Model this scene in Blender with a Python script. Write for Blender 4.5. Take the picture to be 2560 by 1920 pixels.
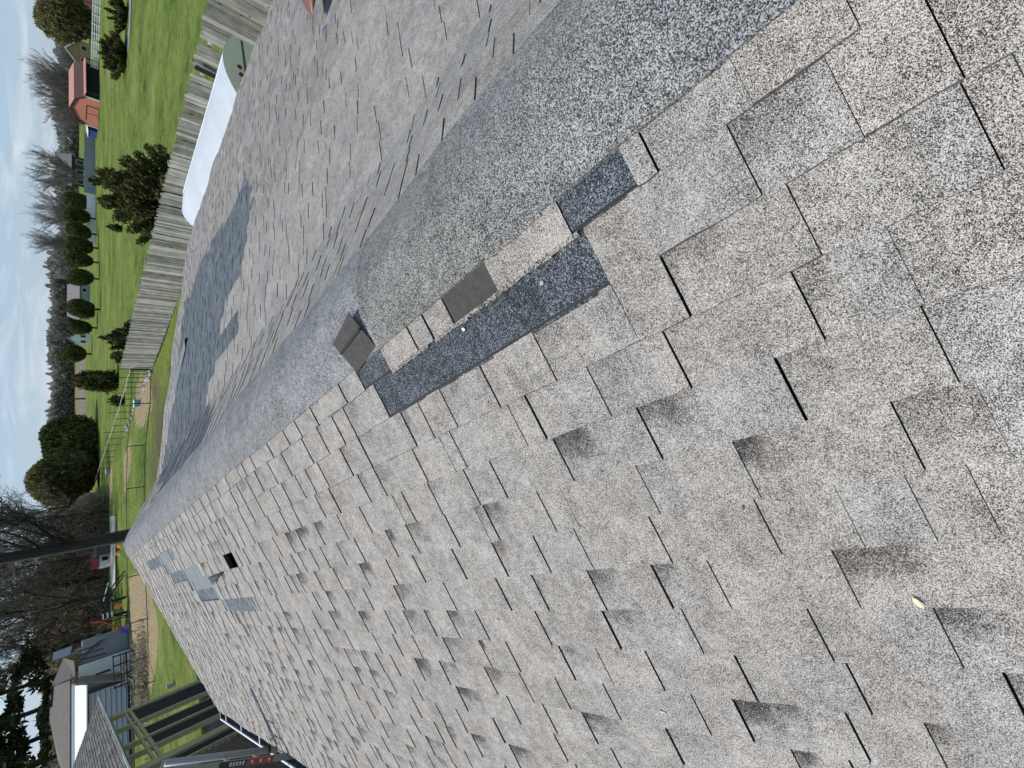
import bpy, math, random
import numpy as np
from mathutils import Vector, Matrix

# ------------------------------------------------------------------ clear
for o in list(bpy.data.objects): bpy.data.objects.remove(o)
scene = bpy.context.scene
C = scene.collection
CAMZ = 4.7                       # lens height above the lawn (ground is z = 0)

# ------------------------------------------------------------------ camera (photo taken with the phone turned on its side)
FPX, VH, UVP = 1070., 155., 389.
_p = math.atan((1280-VH)/FPX); _a = math.atan((960-UVP)/math.hypot(FPX, 1280-VH))
Hd = np.array([math.sin(_a), math.cos(_a), 0]); Rt = np.array([math.cos(_a), -math.sin(_a), 0]); Zu = np.array([0, 0, 1.])
Fw = Hd*math.cos(_p)-Zu*math.sin(_p); Up = Hd*math.sin(_p)+Zu*math.cos(_p)
cam = bpy.data.cameras.new('camera'); camo = bpy.data.objects.new('camera', cam); C.objects.link(camo)
cam.sensor_fit = 'HORIZONTAL'; cam.sensor_width = 36; cam.lens = FPX/2560*36
cam.clip_start = 0.05; cam.clip_end = 6000
m = Matrix.Identity(4)
for i, ax in enumerate((-Up, Rt, -Fw)):
    for j in range(3): m[j][i] = ax[j]
m.translation = (0, 0, CAMZ); camo.matrix_world = m
scene.camera = camo

# ------------------------------------------------------------------ sky, sun, exposure
SUN_EL, SUN_AZ = math.radians(55), math.radians(-47)      # azimuth clockwise from +Y (the ridge direction)
world = bpy.data.worlds.new('World'); scene.world = world; world.use_nodes = True
wn, wl = world.node_tree.nodes, world.node_tree.links
wn.clear()
w_out = wn.new('ShaderNodeOutputWorld'); w_bg = wn.new('ShaderNodeBackground'); w_sky = wn.new('ShaderNodeTexSky')
w_sky.sky_type = 'NISHITA'; w_sky.sun_disc = False; w_sky.sun_elevation = SUN_EL; w_sky.sun_rotation = SUN_AZ
w_sky.air_density = 1.0; w_sky.dust_density = .4; w_sky.ozone_density = 2.0
w_bg.inputs['Strength'].default_value = 0.095
tc = wn.new('ShaderNodeTexCoord'); sp = wn.new('ShaderNodeSeparateXYZ'); wl.new(tc.outputs['Generated'], sp.inputs[0])
az = wn.new('ShaderNodeMath'); az.operation = 'ADD'; az.inputs[1].default_value = 0.16; wl.new(sp.outputs[2], az.inputs[0])
mx = wn.new('ShaderNodeMath'); mx.operation = 'MAXIMUM'; mx.inputs[1].default_value = 0.05; wl.new(az.outputs[0], mx.inputs[0])
dv = wn.new('ShaderNodeVectorMath'); dv.operation = 'DIVIDE'; cb = wn.new('ShaderNodeCombineXYZ')
for k in range(3): wl.new(mx.outputs[0], cb.inputs[k])
wl.new(tc.outputs['Generated'], dv.inputs[0]); wl.new(cb.outputs[0], dv.inputs[1])
nz = wn.new('ShaderNodeTexNoise'); nz.inputs['Scale'].default_value = 1.5; nz.inputs['Detail'].default_value = 7; nz.inputs['Roughness'].default_value = .58
nz.inputs['Distortion'].default_value = .6
wl.new(dv.outputs[0], nz.inputs['Vector'])
cr = wn.new('ShaderNodeValToRGB'); cr.color_ramp.elements[0].position = .50; cr.color_ramp.elements[1].position = .74
cr.color_ramp.elements[0].color = (0, 0, 0, 1); cr.color_ramp.elements[1].color = (.70, .70, .70, 1)
wl.new(nz.outputs['Fac'], cr.inputs[0])
veil = wn.new('ShaderNodeMix'); veil.data_type = 'RGBA'; veil.inputs['Factor'].default_value = .60; veil.inputs['B'].default_value = (4.3, 6.2, 8.8, 1)   # thin high veil
wl.new(w_sky.outputs[0], veil.inputs['A'])
mixw = wn.new('ShaderNodeMix'); mixw.data_type = 'RGBA'; mixw.inputs['B'].default_value = (8.4, 8.9, 9.4, 1)                                              # cloud
wl.new(cr.outputs[0], mixw.inputs['Factor']); wl.new(veil.outputs['Result'], mixw.inputs['A'])
wl.new(mixw.outputs['Result'], w_bg.inputs['Color']); wl.new(w_bg.outputs[0], w_out.inputs[0])

sun = bpy.data.lights.new('sun', 'SUN'); sun.energy = 3.75; sun.angle = math.radians(.55); sun.color = (1, .955, .89)
suno = bpy.data.objects.new('sun', sun); C.objects.link(suno)
sd = Vector((math.cos(SUN_EL)*math.sin(SUN_AZ), math.cos(SUN_EL)*math.cos(SUN_AZ), math.sin(SUN_EL)))
suno.rotation_euler = sd.to_track_quat('Z', 'Y').to_euler(); suno.location = (-30, 30, 60)
scene.view_settings.view_transform = 'Standard'; scene.view_settings.look = 'None'
scene.view_settings.exposure = 0.0; scene.view_settings.gamma = 1; scene.view_settings.use_curve_mapping = False
scene.render.engine = 'CYCLES'
scene.cycles.max_bounces = 4; scene.cycles.diffuse_bounces = 2; scene.cycles.glossy_bounces = 2; scene.cycles.transmission_bounces = 2; scene.cycles.transparent_max_bounces = 4
scene.render.resolution_x = 1024; scene.render.resolution_y = 768

# ------------------------------------------------------------------ site survey: sight lines from the lens to photo pixels (2560 x 1920)
def ray(sx, sy):
    d = Fw*FPX+Rt*(1920-sy-960)+Up*(1280-sx); return d/np.linalg.norm(d)
def proj(P):
    P = np.asarray(P, float)-np.array([0, 0, CAMZ]); w = P@Fw
    return 1280-FPX*(P@Up)/w, 1920-(960+FPX*(P@Rt)/w), w
def on_z(sx, sy, z=0.): d = ray(sx, sy); return np.array([0, 0, CAMZ])+d*((z-CAMZ)/d[2])
def on_y(sx, sy, y): d = ray(sx, sy); return np.array([0, 0, CAMZ])+d*(y/d[1])
def on_x(sx, sy, x): d = ray(sx, sy); return np.array([0, 0, CAMZ])+d*(x/d[0])
def on_r(sx, sy, r): d = ray(sx, sy); return np.array([0, 0, CAMZ])+d*(r/math.hypot(d[0], d[1]))
def polar(sx, sy, r): p = on_r(sx, sy, r); return np.array([p[0], p[1], 0.])

# ------------------------------------------------------------------ materials
MATS = {}
def newmat(name):
    M = bpy.data.materials.new(name); M.use_nodes = True; MATS[name] = M
    nt = M.node_tree; b = nt.nodes['Principled BSDF']
    return M, nt.nodes, nt.links, b
def N(nodes, t, **kw):
    n = nodes.new(t)
    for k, v in kw.items(): setattr(n, k, v)
    return n
def mixc(nodes, links, fac, a, b, blend='MIX'):
    n = nodes.new('ShaderNodeMix'); n.data_type = 'RGBA'; n.blend_type = blend
    for key, v in (('Factor', fac), ('A', a), ('B', b)):
        if isinstance(v, (int, float)): n.inputs[key].default_value = v
        elif isinstance(v, tuple): n.inputs[key].default_value = v if len(v) == 4 else (*v, 1)
        else: links.new(v, n.inputs[key])
    return n.outputs['Result']
def mth(nodes, links, op, a, b=None, clamp=False):
    n = nodes.new('ShaderNodeMath'); n.operation = op; n.use_clamp = clamp
    for i, v in enumerate((a, b)):
        if v is None: continue
        if isinstance(v, (int, float)): n.inputs[i].default_value = v
        else: links.new(v, n.inputs[i])
    return n.outputs[0]
def ramp(nodes, links, src, stops):
    n = nodes.new('ShaderNodeValToRGB'); e = n.color_ramp.elements
    while len(e) < len(stops): e.new(.5)
    for i, (p, c) in enumerate(stops):
        e[i].position = p; e[i].color = (c, c, c, 1) if isinstance(c, (int, float)) else (*c, 1)
    links.new(src, n.inputs[0]); return n.outputs[0]
def noise(nodes, links, vec, scale, detail=3, rough=.55, dist=0.):
    n = nodes.new('ShaderNodeTexNoise'); n.inputs['Scale'].default_value = scale; n.inputs['Detail'].default_value = detail
    n.inputs['Roughness'].default_value = rough; n.inputs['Distortion'].default_value = dist
    if vec is not None: links.new(vec, n.inputs['Vector'])
    return n.outputs['Fac']
def mapv(nodes, links, vec, scale):
    n = nodes.new('ShaderNodeMapping'); n.inputs['Scale'].default_value = scale; links.new(vec, n.inputs['Vector']); return n.outputs[0]
def bump(nodes, links, b, h, strength=.3, dist=.01):
    n = nodes.new('ShaderNodeBump'); n.inputs['Strength'].default_value = strength; n.inputs['Distance'].default_value = dist
    links.new(h, n.inputs['Height']); links.new(n.outputs[0], b.inputs['Normal'])

def plain(name, col, rough=.6, var=.18, scale=6., metal=0., stretch=(1, 1, 1), bumpy=0.):
    M, nd, lk, b = newmat(name)
    g = N(nd, 'ShaderNodeNewGeometry'); v = mapv(nd, lk, g.outputs['Position'], stretch)
    n1 = noise(nd, lk, v, scale, 5, .65)
    f = ramp(nd, lk, n1, [(.3, 1-var), (.7, 1+var)])
    lk.new(mixc(nd, lk, 1., col, f, 'MULTIPLY'), b.inputs['Base Color'])
    b.inputs['Roughness'].default_value = rough; b.inputs['Metallic'].default_value = metal
    if bumpy: bump(nd, lk, b, n1, bumpy, .02)
    return M

def granules(name, dark, mid, light, scale=780., tint_attr=True, sharp=.5, bias=0.):
    """mineral granules on asphalt: a speckle of dark, mid and light grains"""
    M, nd, lk, b = newmat(name)
    g = N(nd, 'ShaderNodeNewGeometry'); pos = g.outputs['Position']
    vo = N(nd, 'ShaderNodeTexVoronoi'); vo.inputs['Scale'].default_value = scale; lk.new(pos, vo.inputs['Vector'])
    sepc = N(nd, 'ShaderNodeSeparateColor'); lk.new(vo.outputs['Color'], sepc.inputs[0])
    n2 = noise(nd, lk, pos, scale*.80, 2, .5)
    n3 = noise(nd, lk, pos, 7., 4, .6); n4 = noise(nd, lk, pos, 28., 3, .6)
    s = mth(nd, lk, 'MULTIPLY', sepc.outputs[0], .55)
    s = mth(nd, lk, 'ADD', s, mth(nd, lk, 'MULTIPLY', n2, .75))
    s = mth(nd, lk, 'ADD', s, mth(nd, lk, 'MULTIPLY', mth(nd, lk, 'SUBTRACT', n3, .5), .26))
    s = mth(nd, lk, 'ADD', s, mth(nd, lk, 'MULTIPLY', mth(nd, lk, 'SUBTRACT', n4, .5), .22))
    s = mth(nd, lk, 'ADD', s, bias)
    if tint_attr:
        at = N(nd, 'ShaderNodeAttribute'); at.attribute_name = 'tint'
        uv = N(nd, 'ShaderNodeUVMap'); su = N(nd, 'ShaderNodeSeparateXYZ'); lk.new(uv.outputs[0], su.inputs[0])
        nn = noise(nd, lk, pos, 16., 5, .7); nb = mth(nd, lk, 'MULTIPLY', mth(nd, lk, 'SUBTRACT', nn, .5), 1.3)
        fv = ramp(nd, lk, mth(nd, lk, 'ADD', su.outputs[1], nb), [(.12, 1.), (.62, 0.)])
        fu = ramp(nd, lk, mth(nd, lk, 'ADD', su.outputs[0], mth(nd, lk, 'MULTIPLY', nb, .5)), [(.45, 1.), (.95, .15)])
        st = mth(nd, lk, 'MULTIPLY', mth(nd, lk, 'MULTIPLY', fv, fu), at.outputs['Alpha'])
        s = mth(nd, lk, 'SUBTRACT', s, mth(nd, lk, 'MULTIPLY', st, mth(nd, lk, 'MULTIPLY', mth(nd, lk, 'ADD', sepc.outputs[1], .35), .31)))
    lo, hi = .62-.34*sharp, .62+.46*sharp
    col = ramp(nd, lk, s, [(lo, dark), (.5*(lo+hi)-.02, mid), (hi, light)])
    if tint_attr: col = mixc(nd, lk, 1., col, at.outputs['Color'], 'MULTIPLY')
    lk.new(col, b.inputs['Base Color'])
    b.inputs['Roughness'].default_value = .88; b.inputs['Specular IOR Level'].default_value = .35
    bump(nd, lk, b, s, .55, .004)
    return M
granules('granule_weathered', (.026, .023, .021), (.305, .279, .255), (.655, .608, .556))
granules('granule_cap', (.03, .03, .03), (.20, .20, .198), (.54, .535, .52), 470., bias=-.02)
granules('granule_fresh', (.012, .015, .019), (.045, .055, .067), (.30, .325, .35), 480., bias=-.10)
granules('granule_pale', (.12, .138, .14), (.20, .228, .23), (.29, .32, .32), 340., tint_attr=False)
granules('granule_torn', (.02, .018, .016), (.17, .155, .14), (.50, .46, .40), 420., tint_attr=False)
granules('granule_porch', (.03, .03, .03), (.11, .105, .098), (.26, .25, .235), 60.)
plain('felt_underside', (.050, .044, .041), .8, .35, 45)
plain('tar_line', (.012, .012, .014), .7, .2, 30)
plain('cut_edge', (.03, .029, .028), .85, .35, 60)
plain('worn_edge', (.105, .098, .09), .9, .6, 90)
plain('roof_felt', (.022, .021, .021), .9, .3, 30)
plain('attic_dark', (.01, .01, .01), .9, .1)
plain('deck_wood', (.16, .12, .085), .8, .25, 20)
plain('nail_zinc', (.75, .73, .62), .35, .05, 30, .6)
plain('leaf_dry', (.70, .66, .42), .7, .2, 60)
plain('leaf_brown', (.36, .15, .06), .7, .2, 60)
plain('white_paint', (.78, .79, .79), .45, .06, 9)
plain('bright_roof', (.88, .87, .84), .5, .04, 3)
plain('white_metal', (.52, .55, .58), .4, .14, .9)
plain('gutter_dark', (.055, .062, .075), .6, .35, 14)
plain('rust_paint', (.16, .062, .046), .42, .25, 9)
plain('steel_dark', (.05, .06, .07), .4, .2, 20, .5)
plain('steel_bright', (.72, .72, .72), .22, .05, 20, .9)
plain('alu_grey', (.21, .21, .18), .55, .12, 14, .1)
plain('pipe_grey', (.24, .25, .26), .4, .08, 14)
plain('label_red', (.32, .035, .035), .4, .1); plain('label_black', (.02, .02, .02), .4, .1); plain('label_mark', (.45, .45, .42), .5, .1)
plain('olive_paint', (.42, .345, .22), .6, .16, 7)
plain('screen_black', (.006, .006, .007), .85, .2)
plain('brick_dark', (.13, .082, .062), .85, .5, 9); plain('mortar', (.36, .34, .31), .9, .2, 30)
plain('wall_tan', (.42, .38, .31), .7, .1)
plain('trailer_beige', (.80, .71, .55), .5, .08); plain('rubber_black', (.015, .015, .015), .7, .1)
plain('lamp_red', (.20, .012, .015), .25, .1); plain('trim_dark', (.06, .065, .075), .4, .1)
plain('iron_black', (.014, .014, .015), .5, .1); plain('rope_white', (.50, .52, .45), .5, .1)
plain('stone_pale', (.40, .36, .31), .85, .4, 3); plain('teal_plastic', (.10, .33, .40), .4, .1)
plain('barn_orange', (.46, .165, .11), .6, .09, 1.5); plain('barn_roof', (.17, .075, .058), .6, .12, 1.2); plain('barn_ridge', (.55, .24, .19), .5, .05)
plain('dark_inside', (.012, .012, .013), .9, .1); plain('blue_paint', (.03, .055, .22), .5, .1)
plain('wall_grey', (.26, .29, .32), .7, .07, .6); plain('white_wall', (.80, .81, .82), .6, .04, .6); plain('wall_dark', (.055, .048, .042), .7, .2, .5)
plain('roof_mauve', (.20, .175, .165), .8, .12, 1.2); plain('roof_brown', (.125, .108, .094), .85, .14, 1.5); plain('roof_slate', (.115, .115, .125), .8, .12, 1.)
plain('wall_yellow', (.36, .27, .13), .7, .1, .6); plain('wall_red', (.42, .11, .08), .7, .1, .6)
plain('siding_blue', (.37, .39, .42), .6, .10, 2, 0, (.25, .25, 4)); plain('siding_pale', (.66, .72, .72), .6, .09, 1.4); plain('siding_brown', (.20, .185, .165), .75, .12, 3)
plain('panel_lilac', (.36, .37, .43), .5, .05, 1); plain('glass_dark', (.02, .022, .026), .15, .1)
plain('slide_red', (.50, .06, .04), .35, .1); plain('toy_blue', (.03, .06, .45), .35, .1); plain('toy_orange', (.75, .25, .05), .4, .1); plain('toy_purple', (.25, .08, .22), .4, .1)
plain('asphalt_path', (.22, .225, .235), .85, .12, 1.5); plain('gravel_pale', (.50, .46, .39), .9, .22, 2.2)
plain('bark_dark', (.030, .026, .023), .9, .35, 6, 0, (1, 1, .3), .6); plain('bark_grey', (.17, .15, .135), .9, .25, 5)
plain('twig_grey', (.215, .19, .172), .9, .22, .8); plain('twig_brown', (.165, .14, .11), .9, .3, .7); plain('twig_black', (.026, .023, .021), .9, .2, .7)  # twig_grey is lightened to carry distance haze

def foliage(name, dark, light, sc=.9, transl=.25):
    M, nd, lk, b = newmat(name)
    g = N(nd, 'ShaderNodeNewGeometry'); n1 = noise(nd, lk, g.outputs['Position'], sc, 4, .65)
    at = N(nd, 'ShaderNodeAttribute'); at.attribute_name = 'tint'
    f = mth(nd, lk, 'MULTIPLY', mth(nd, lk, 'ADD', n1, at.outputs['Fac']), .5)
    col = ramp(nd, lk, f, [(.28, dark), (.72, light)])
    lk.new(col, b.inputs['Base Color']); b.inputs['Roughness'].default_value = .75
    b.inputs['Specular IOR Level'].default_value = .2
    tr = N(nd, 'ShaderNodeBsdfTranslucent'); lk.new(col, tr.inputs['Color'])
    ms = N(nd, 'ShaderNodeMixShader'); ms.inputs[0].default_value = transl
    lk.new(b.outputs[0], ms.inputs[1]); lk.new(tr.outputs[0], ms.inputs[2])
    lk.new(ms.outputs[0], nd['Material Output'].inputs['Surface'])
    return M
foliage('juniper', (.012, .018, .006), (.115, .118, .034), 1.3, .3)
foliage('clipped_evergreen', (.022, .036, .010), (.15, .175, .05), .8, .4)
foliage('cedar_brown', (.045, .05, .02), (.22, .205, .085), .6, .4)
foliage('pine_dark', (.010, .014, .007), (.075, .085, .035), .5)
foliage('far_wood', (.17, .175, .155), (.28, .28, .24), .12, .45)  # distance haze is mixed into these paler, greyer leaf colours
foliage('brush_brown', (.10, .088, .064), (.40, .35, .255), .5, .5)
foliage('shrub_leaf', (.02, .03, .01), (.11, .13, .035), 1.2)
foliage('grass_blade', (.055, .095, .016), (.19, .235, .06), .7, .3)

def wood_fence():
    M, nd, lk, b = newmat('weathered_wood')
    oi = N(nd, 'ShaderNodeObjectInfo'); g = N(nd, 'ShaderNodeNewGeometry')
    v = mapv(nd, lk, g.outputs['Position'], (30, 30, 1.6)); n1 = noise(nd, lk, v, 1., 5, .7, .6)
    n2 = noise(nd, lk, g.outputs['Position'], 2.2, 4, .6)
    sep = N(nd, 'ShaderNodeSeparateColor'); 
    f = mth(nd, lk, 'ADD', mth(nd, lk, 'MULTIPLY', n1, .6), mth(nd, lk, 'MULTIPLY', oi.outputs['Random'], .42))
    f = mth(nd, lk, 'ADD', f, mth(nd, lk, 'MULTIPLY', mth(nd, lk, 'SUBTRACT', n2, .5), .55))
    col = ramp(nd, lk, f, [(.18, (.10, .096, .09)), (.5, (.30, .288, .262)), (.82, (.58, .555, .50))])
    vo = N(nd, 'ShaderNodeTexVoronoi'); vo.inputs['Scale'].default_value = 3.2; lk.new(mapv(nd, lk, g.outputs['Position'], (1, 1, .8)), vo.inputs['Vector'])
    kn = ramp(nd, lk, vo.outputs['Distance'], [(.05, .22), (.11, 1.)])
    lk.new(mixc(nd, lk, 1., col, kn, 'MULTIPLY'), b.inputs['Base Color']); b.inputs['Roughness'].default_value = .85
    bump(nd, lk, b, n1, .4, .006)
wood_fence()

def ground_mat():
    M, nd, lk, b = newmat('lawn')
    g = N(nd, 'ShaderNodeNewGeometry'); pos = g.outputs['Position']
    a = noise(nd, lk, pos, .16, 5, .6); c = noise(nd, lk, pos, 1.1, 5, .65, .4); d = noise(nd, lk, mapv(nd, lk, pos, (1., .45, 1)), 9., 4, .7)
    s = mth(nd, lk, 'ADD', mth(nd, lk, 'MULTIPLY', a, .42), mth(nd, lk, 'MULTIPLY', c, .33)); s = mth(nd, lk, 'ADD', s, mth(nd, lk, 'MULTIPLY', d, .25))
    col = ramp(nd, lk, s, [(.38, (.040, .070, .014)), (.46, (.095, .140, .026)), (.53, (.150, .190, .040)), (.60, (.21, .225, .065)), (.68, (.33, .285, .13))])
    at = N(nd, 'ShaderNodeAttribute'); at.attribute_name = 'soil'
    sc = N(nd, 'ShaderNodeSeparateColor'); lk.new(at.outputs['Color'], sc.inputs[0])
    e1 = noise(nd, lk, pos, .9, 6, .7, .5); nb = mth(nd, lk, 'MULTIPLY', mth(nd, lk, 'SUBTRACT', e1, .5), 1.5)
    fd = ramp(nd, lk, mth(nd, lk, 'ADD', sc.outputs[0], nb), [(.40, 0.), (.60, 1.)])
    fd = mth(nd, lk, 'MULTIPLY', fd, ramp(nd, lk, sc.outputs[0], [(.05, 0.), (.2, 1.)]))
    soil = ramp(nd, lk, noise(nd, lk, pos, 2.6, 6, .7), [(.3, (.20, .150, .080)), (.7, (.42, .34, .205))])
    col = mixc(nd, lk, fd, col, soil)
    fp = ramp(nd, lk, mth(nd, lk, 'ADD', sc.outputs[1], mth(nd, lk, 'MULTIPLY', nb, .25)), [(.42, 0.), (.55, 1.)])
    rows = N(nd, 'ShaderNodeTexWave'); rows.inputs['Scale'].default_value = .35; rows.inputs['Distortion'].default_value = 1.5; lk.new(pos, rows.inputs['Vector'])
    plough = ramp(nd, lk, rows.outputs['Fac'], [(.2, (.15, .115, .085)), (.8, (.235, .185, .14))])
    col = mixc(nd, lk, fp, col, plough)
    fl = ramp(nd, lk, mth(nd, lk, 'ADD', sc.outputs[2], mth(nd, lk, 'MULTIPLY', nb, .35)), [(.40, 0.), (.6, 1.)])
    litter = ramp(nd, lk, noise(nd, lk, pos, 3.3, 6, .75), [(.3, (.045, .036, .022)), (.7, (.20, .165, .095))])
    col = mixc(nd, lk, fl, col, litter)
    lk.new(col, b.inputs['Base Color']); b.inputs['Roughness'].default_value = .95; b.inputs['Specular IOR Level'].default_value = .1
    bump(nd, lk, b, mth(nd, lk, 'ADD', c, d), .8, .12)
ground_mat()

# ------------------------------------------------------------------ mesh helpers
def link(o, parent=None):
    C.objects.link(o)
    if parent is not None: o.parent = parent
    return o
def tag(o, label=None, cat=None, group=None, kind=None):
    if label: o['label'] = label
    if cat: o['category'] = cat
    if group: o['group'] = group
    if kind: o['kind'] = kind
    return o
def empty(name, loc=(0, 0, 0), rz=0, label=None, cat=None, group=None):
    o = bpy.data.objects.new(name, None); o.location = [float(v) for v in loc]; o.rotation_euler = (0, 0, rz); o.empty_display_size = .2
    link(o); return tag(o, label, cat, group)
class MB:
    """collects boxes, quads, prisms and tubes; build() links them as one mesh object"""
    def __init__(s): s.v = []; s.f = []
    def add(s, vs, fs):
        n = len(s.v); s.v += [tuple(float(q) for q in p) for p in vs]; s.f += [tuple(i+n for i in f) for f in fs]; return s
    def box(s, c, d, rz=0., rx=0., ry=0.):
        R = Matrix.Rotation(rz, 3, 'Z') @ Matrix.Rotation(ry, 3, 'Y') @ Matrix.Rotation(rx, 3, 'X')
        vs = [Vector(c)+R @ Vector((x*d[0]/2, y*d[1]/2, z*d[2]/2)) for z in (-1, 1) for y in (-1, 1) for x in (-1, 1)]
        return s.add(vs, [(0, 2, 3, 1), (4, 5, 7, 6), (0, 1, 5, 4), (2, 6, 7, 3), (0, 4, 6, 2), (1, 3, 7, 5)])
    def bb(s, lo, hi): return s.box([(a+b)/2 for a, b in zip(lo, hi)], [abs(b-a) for a, b in zip(lo, hi)])
    def slab(s, quad, t):
        """a quad given a thickness t along its normal (backwards)"""
        q = [Vector([float(k) for k in p]) for p in quad]; n = (q[1]-q[0]).cross(q[-1]-q[0]).normalized(); k = len(q)
        vs = q+[p-n*t for p in q]
        return s.add(vs, [tuple(range(k)), tuple(range(2*k-1, k-1, -1))]+[(i, k+i, k+(i+1) % k, (i+1) % k) for i in range(k)])
    def prism(s, prof, a, b):
        """profile of 3D points swept by vector from a to b offsets"""
        k = len(prof); A, B = Vector(a), Vector(b); p = [Vector([float(t) for t in q]) for q in prof]
        return s.add([q+A for q in p]+[q+B for q in p], [tuple(range(k-1, -1, -1)), tuple(range(k, 2*k))]+[(i, (i+1) % k, k+(i+1) % k, k+i) for i in range(k)])
    def tube(s, pts, rad, n=6, cap=True):
        P = [Vector([float(t) for t in q]) for q in pts]; rad = rad if isinstance(rad, (list, tuple)) else [rad]*len(P)
        vs = []
        for i, p in enumerate(P):
            d = (P[min(i+1, len(P)-1)]-P[max(i-1, 0)]).normalized()
            a = d.orthogonal().normalized() if i == 0 else (a-d*a.dot(d)).normalized(); b = d.cross(a)
            vs += [p+(a*math.cos(2*math.pi*k/n)+b*math.sin(2*math.pi*k/n))*rad[i] for k in range(n)]
        fs = [(i*n+k, i*n+(k+1) % n, (i+1)*n+(k+1) % n, (i+1)*n+k) for i in range(len(P)-1) for k in range(n)]
        if cap: fs += [tuple(range(n-1, -1, -1)), tuple(range((len(P)-1)*n, len(P)*n))]
        return s.add(vs, fs)
    def build(s, name, mat, parent=None, smooth=False, origin=None):
        me = bpy.data.meshes.new(name); vs = s.v
        if origin is not None: vs = [(x-origin[0], y-origin[1], z-origin[2]) for x, y, z in vs]
        me.from_pydata(vs, [], s.f); me.materials.append(MATS[mat])
        if smooth: me.polygons.foreach_set('use_smooth', [True]*len(me.polygons))
        o = bpy.data.objects.new(name, me)
        if origin is not None: o.location = [float(v) for v in origin]
        return link(o, parent)
def arr_mesh(name, V, Q, mat, tint=None, smooth=False):
    """big quad mesh from arrays; tint = one value for each quad"""
    me = bpy.data.meshes.new(name); n, q = len(V), len(Q); k = Q.shape[1]
    me.vertices.add(n); me.vertices.foreach_set('co', np.asarray(V, np.float32).ravel())
    me.loops.add(q*k); me.loops.foreach_set('vertex_index', np.asarray(Q, np.int32).ravel())
    me.polygons.add(q); me.polygons.foreach_set('loop_start', np.arange(0, q*k, k, dtype=np.int32)); me.polygons.foreach_set('loop_total', np.full(q, k, np.int32))
    me.update(calc_edges=True)
    if tint is not None:
        a = me.attributes.new('tint', 'FLOAT', 'FACE'); a.data.foreach_set('value', np.asarray(tint, np.float32))
    me.materials.append(MATS[mat])
    if smooth: me.polygons.foreach_set('use_smooth', np.ones(q, bool))
    return me
def leaves(P, size, rng, up=0., aspect=1.6, tint=None):
    """one small leaf-clump quad at each point"""
    n = len(P); d = rng.normal(size=(n, 3)); d[:, 2] += up; d /= np.linalg.norm(d, axis=1)[:, None]
    e = rng.normal(size=(n, 3)); e -= d*(e*d).sum(1)[:, None]; e /= np.linalg.norm(e, axis=1)[:, None]
    s = size*rng.uniform(.55, 1.35, n)[:, None]
    a, b = d*s*aspect*.5, e*s*.5
    V = np.stack([P-a, P-a*.1+b, P+a, P-a*.1-b], 1).reshape(-1, 3); Q = np.arange(4*n).reshape(n, 4)
    return V, Q, (tint if tint is not None else rng.uniform(0, 1, n))
def segs_mesh(name, S, mat, n=4):
    """tapered branch segments (p0, p1, r0, r1) as one mesh"""
    p0 = np.array([s[0] for s in S]); p1 = np.array([s[1] for s in S]); r0 = np.array([s[2] for s in S]); r1 = np.array([s[3] for s in S])
    d = p1-p0; d /= np.maximum(np.linalg.norm(d, axis=1), 1e-6)[:, None]
    ref = np.where(np.abs(d[:, 2:3]) < .9, np.array([[0, 0, 1.]]), np.array([[1., 0, 0]]))
    a = np.cross(d, ref); a /= np.linalg.norm(a, axis=1)[:, None]; b = np.cross(d, a)
    V = []
    for c, r in ((p0, r0), (p1, r1)):
        for k in range(n):
            t = 2*math.pi*k/n; V.append(c+(a*math.cos(t)+b*math.sin(t))*r[:, None])
    V = np.stack(V, 1).reshape(-1, 3); m_ = len(S); base = (np.arange(m_)*2*n)[:, None]
    Q = np.concatenate([base+np.array([[k, (k+1) % n, n+(k+1) % n, n+k]]) for k in range(n)], 0)
    return arr_mesh(name, V, Q, mat)
def mesh_obj(name, me, parent=None, loc=(0, 0, 0), rz=0, sc=1.):
    o = bpy.data.objects.new(name, me); o.location = [float(v) for v in loc]; o.rotation_euler = (0, 0, rz)
    o.scale = sc if isinstance(sc, tuple) else (sc,)*3
    return link(o, parent)

# ================================================================== GROUND
def axis(lo, hi, a, b, fine, grow=1.16):
    L = list(np.arange(a, b+1e-6, fine)); s = fine; x = a
    pre = []
    while x > lo: s *= grow; x -= s; pre.append(x)
    s = fine; x = b; post = []
    while x < hi: s *= grow; x += s; post.append(x)
    return np.array(pre[::-1]+L+post)
def in_poly(x, y, poly):
    r = np.zeros_like(x, bool); j = len(poly)-1
    for i in range(len(poly)):
        xi, yi = poly[i]; xj, yj = poly[j]
        r ^= ((yi > y) != (yj > y)) & (x < (xj-xi)*(y-yi)/(yj-yi+1e-12)+xi); j = i
    return r
def gpoly(pts): return [tuple(on_z(*p)[:2]) for p in pts]
gx, gy = axis(-1500, 2200, -26, 40, .8), axis(-400, 2600, 8, 92, .8)
GX, GY = np.meshgrid(gx, gy); shp = GX.shape
soil = np.zeros(shp); plough = np.zeros(shp); litter = np.zeros(shp)
for pts, wgt in (([(322, 1440), (366, 1440), (396, 1560), (394, 1610), (385, 1720), (352, 1765), (322, 1700)], 1.), ([(372, 1545), (396, 1560), (396, 1600), (374, 1660)], 1.2),
                 ([(340, 955), (372, 930), (383, 1010), (352, 1075), (338, 1060)], .85), ([(305, 1140), (330, 1080), (328, 1180), (312, 1260)], .6),
                 ([(268, 1190), (280, 1150), (286, 1240), (272, 1260)], .7), ([(318, 1320), (350, 1240), (340, 1330)], .4),
                 ([(252, 150), (300, 120), (300, 180), (278, 290), (288, 320), (262, 250)], .5), ([(250, 660), (262, 520), (258, 640)], .75), ([(345, 760), (372, 640), (362, 800)], .55)):
    soil = np.maximum(soil, in_poly(GX, GY, gpoly(pts))*wgt)
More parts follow.
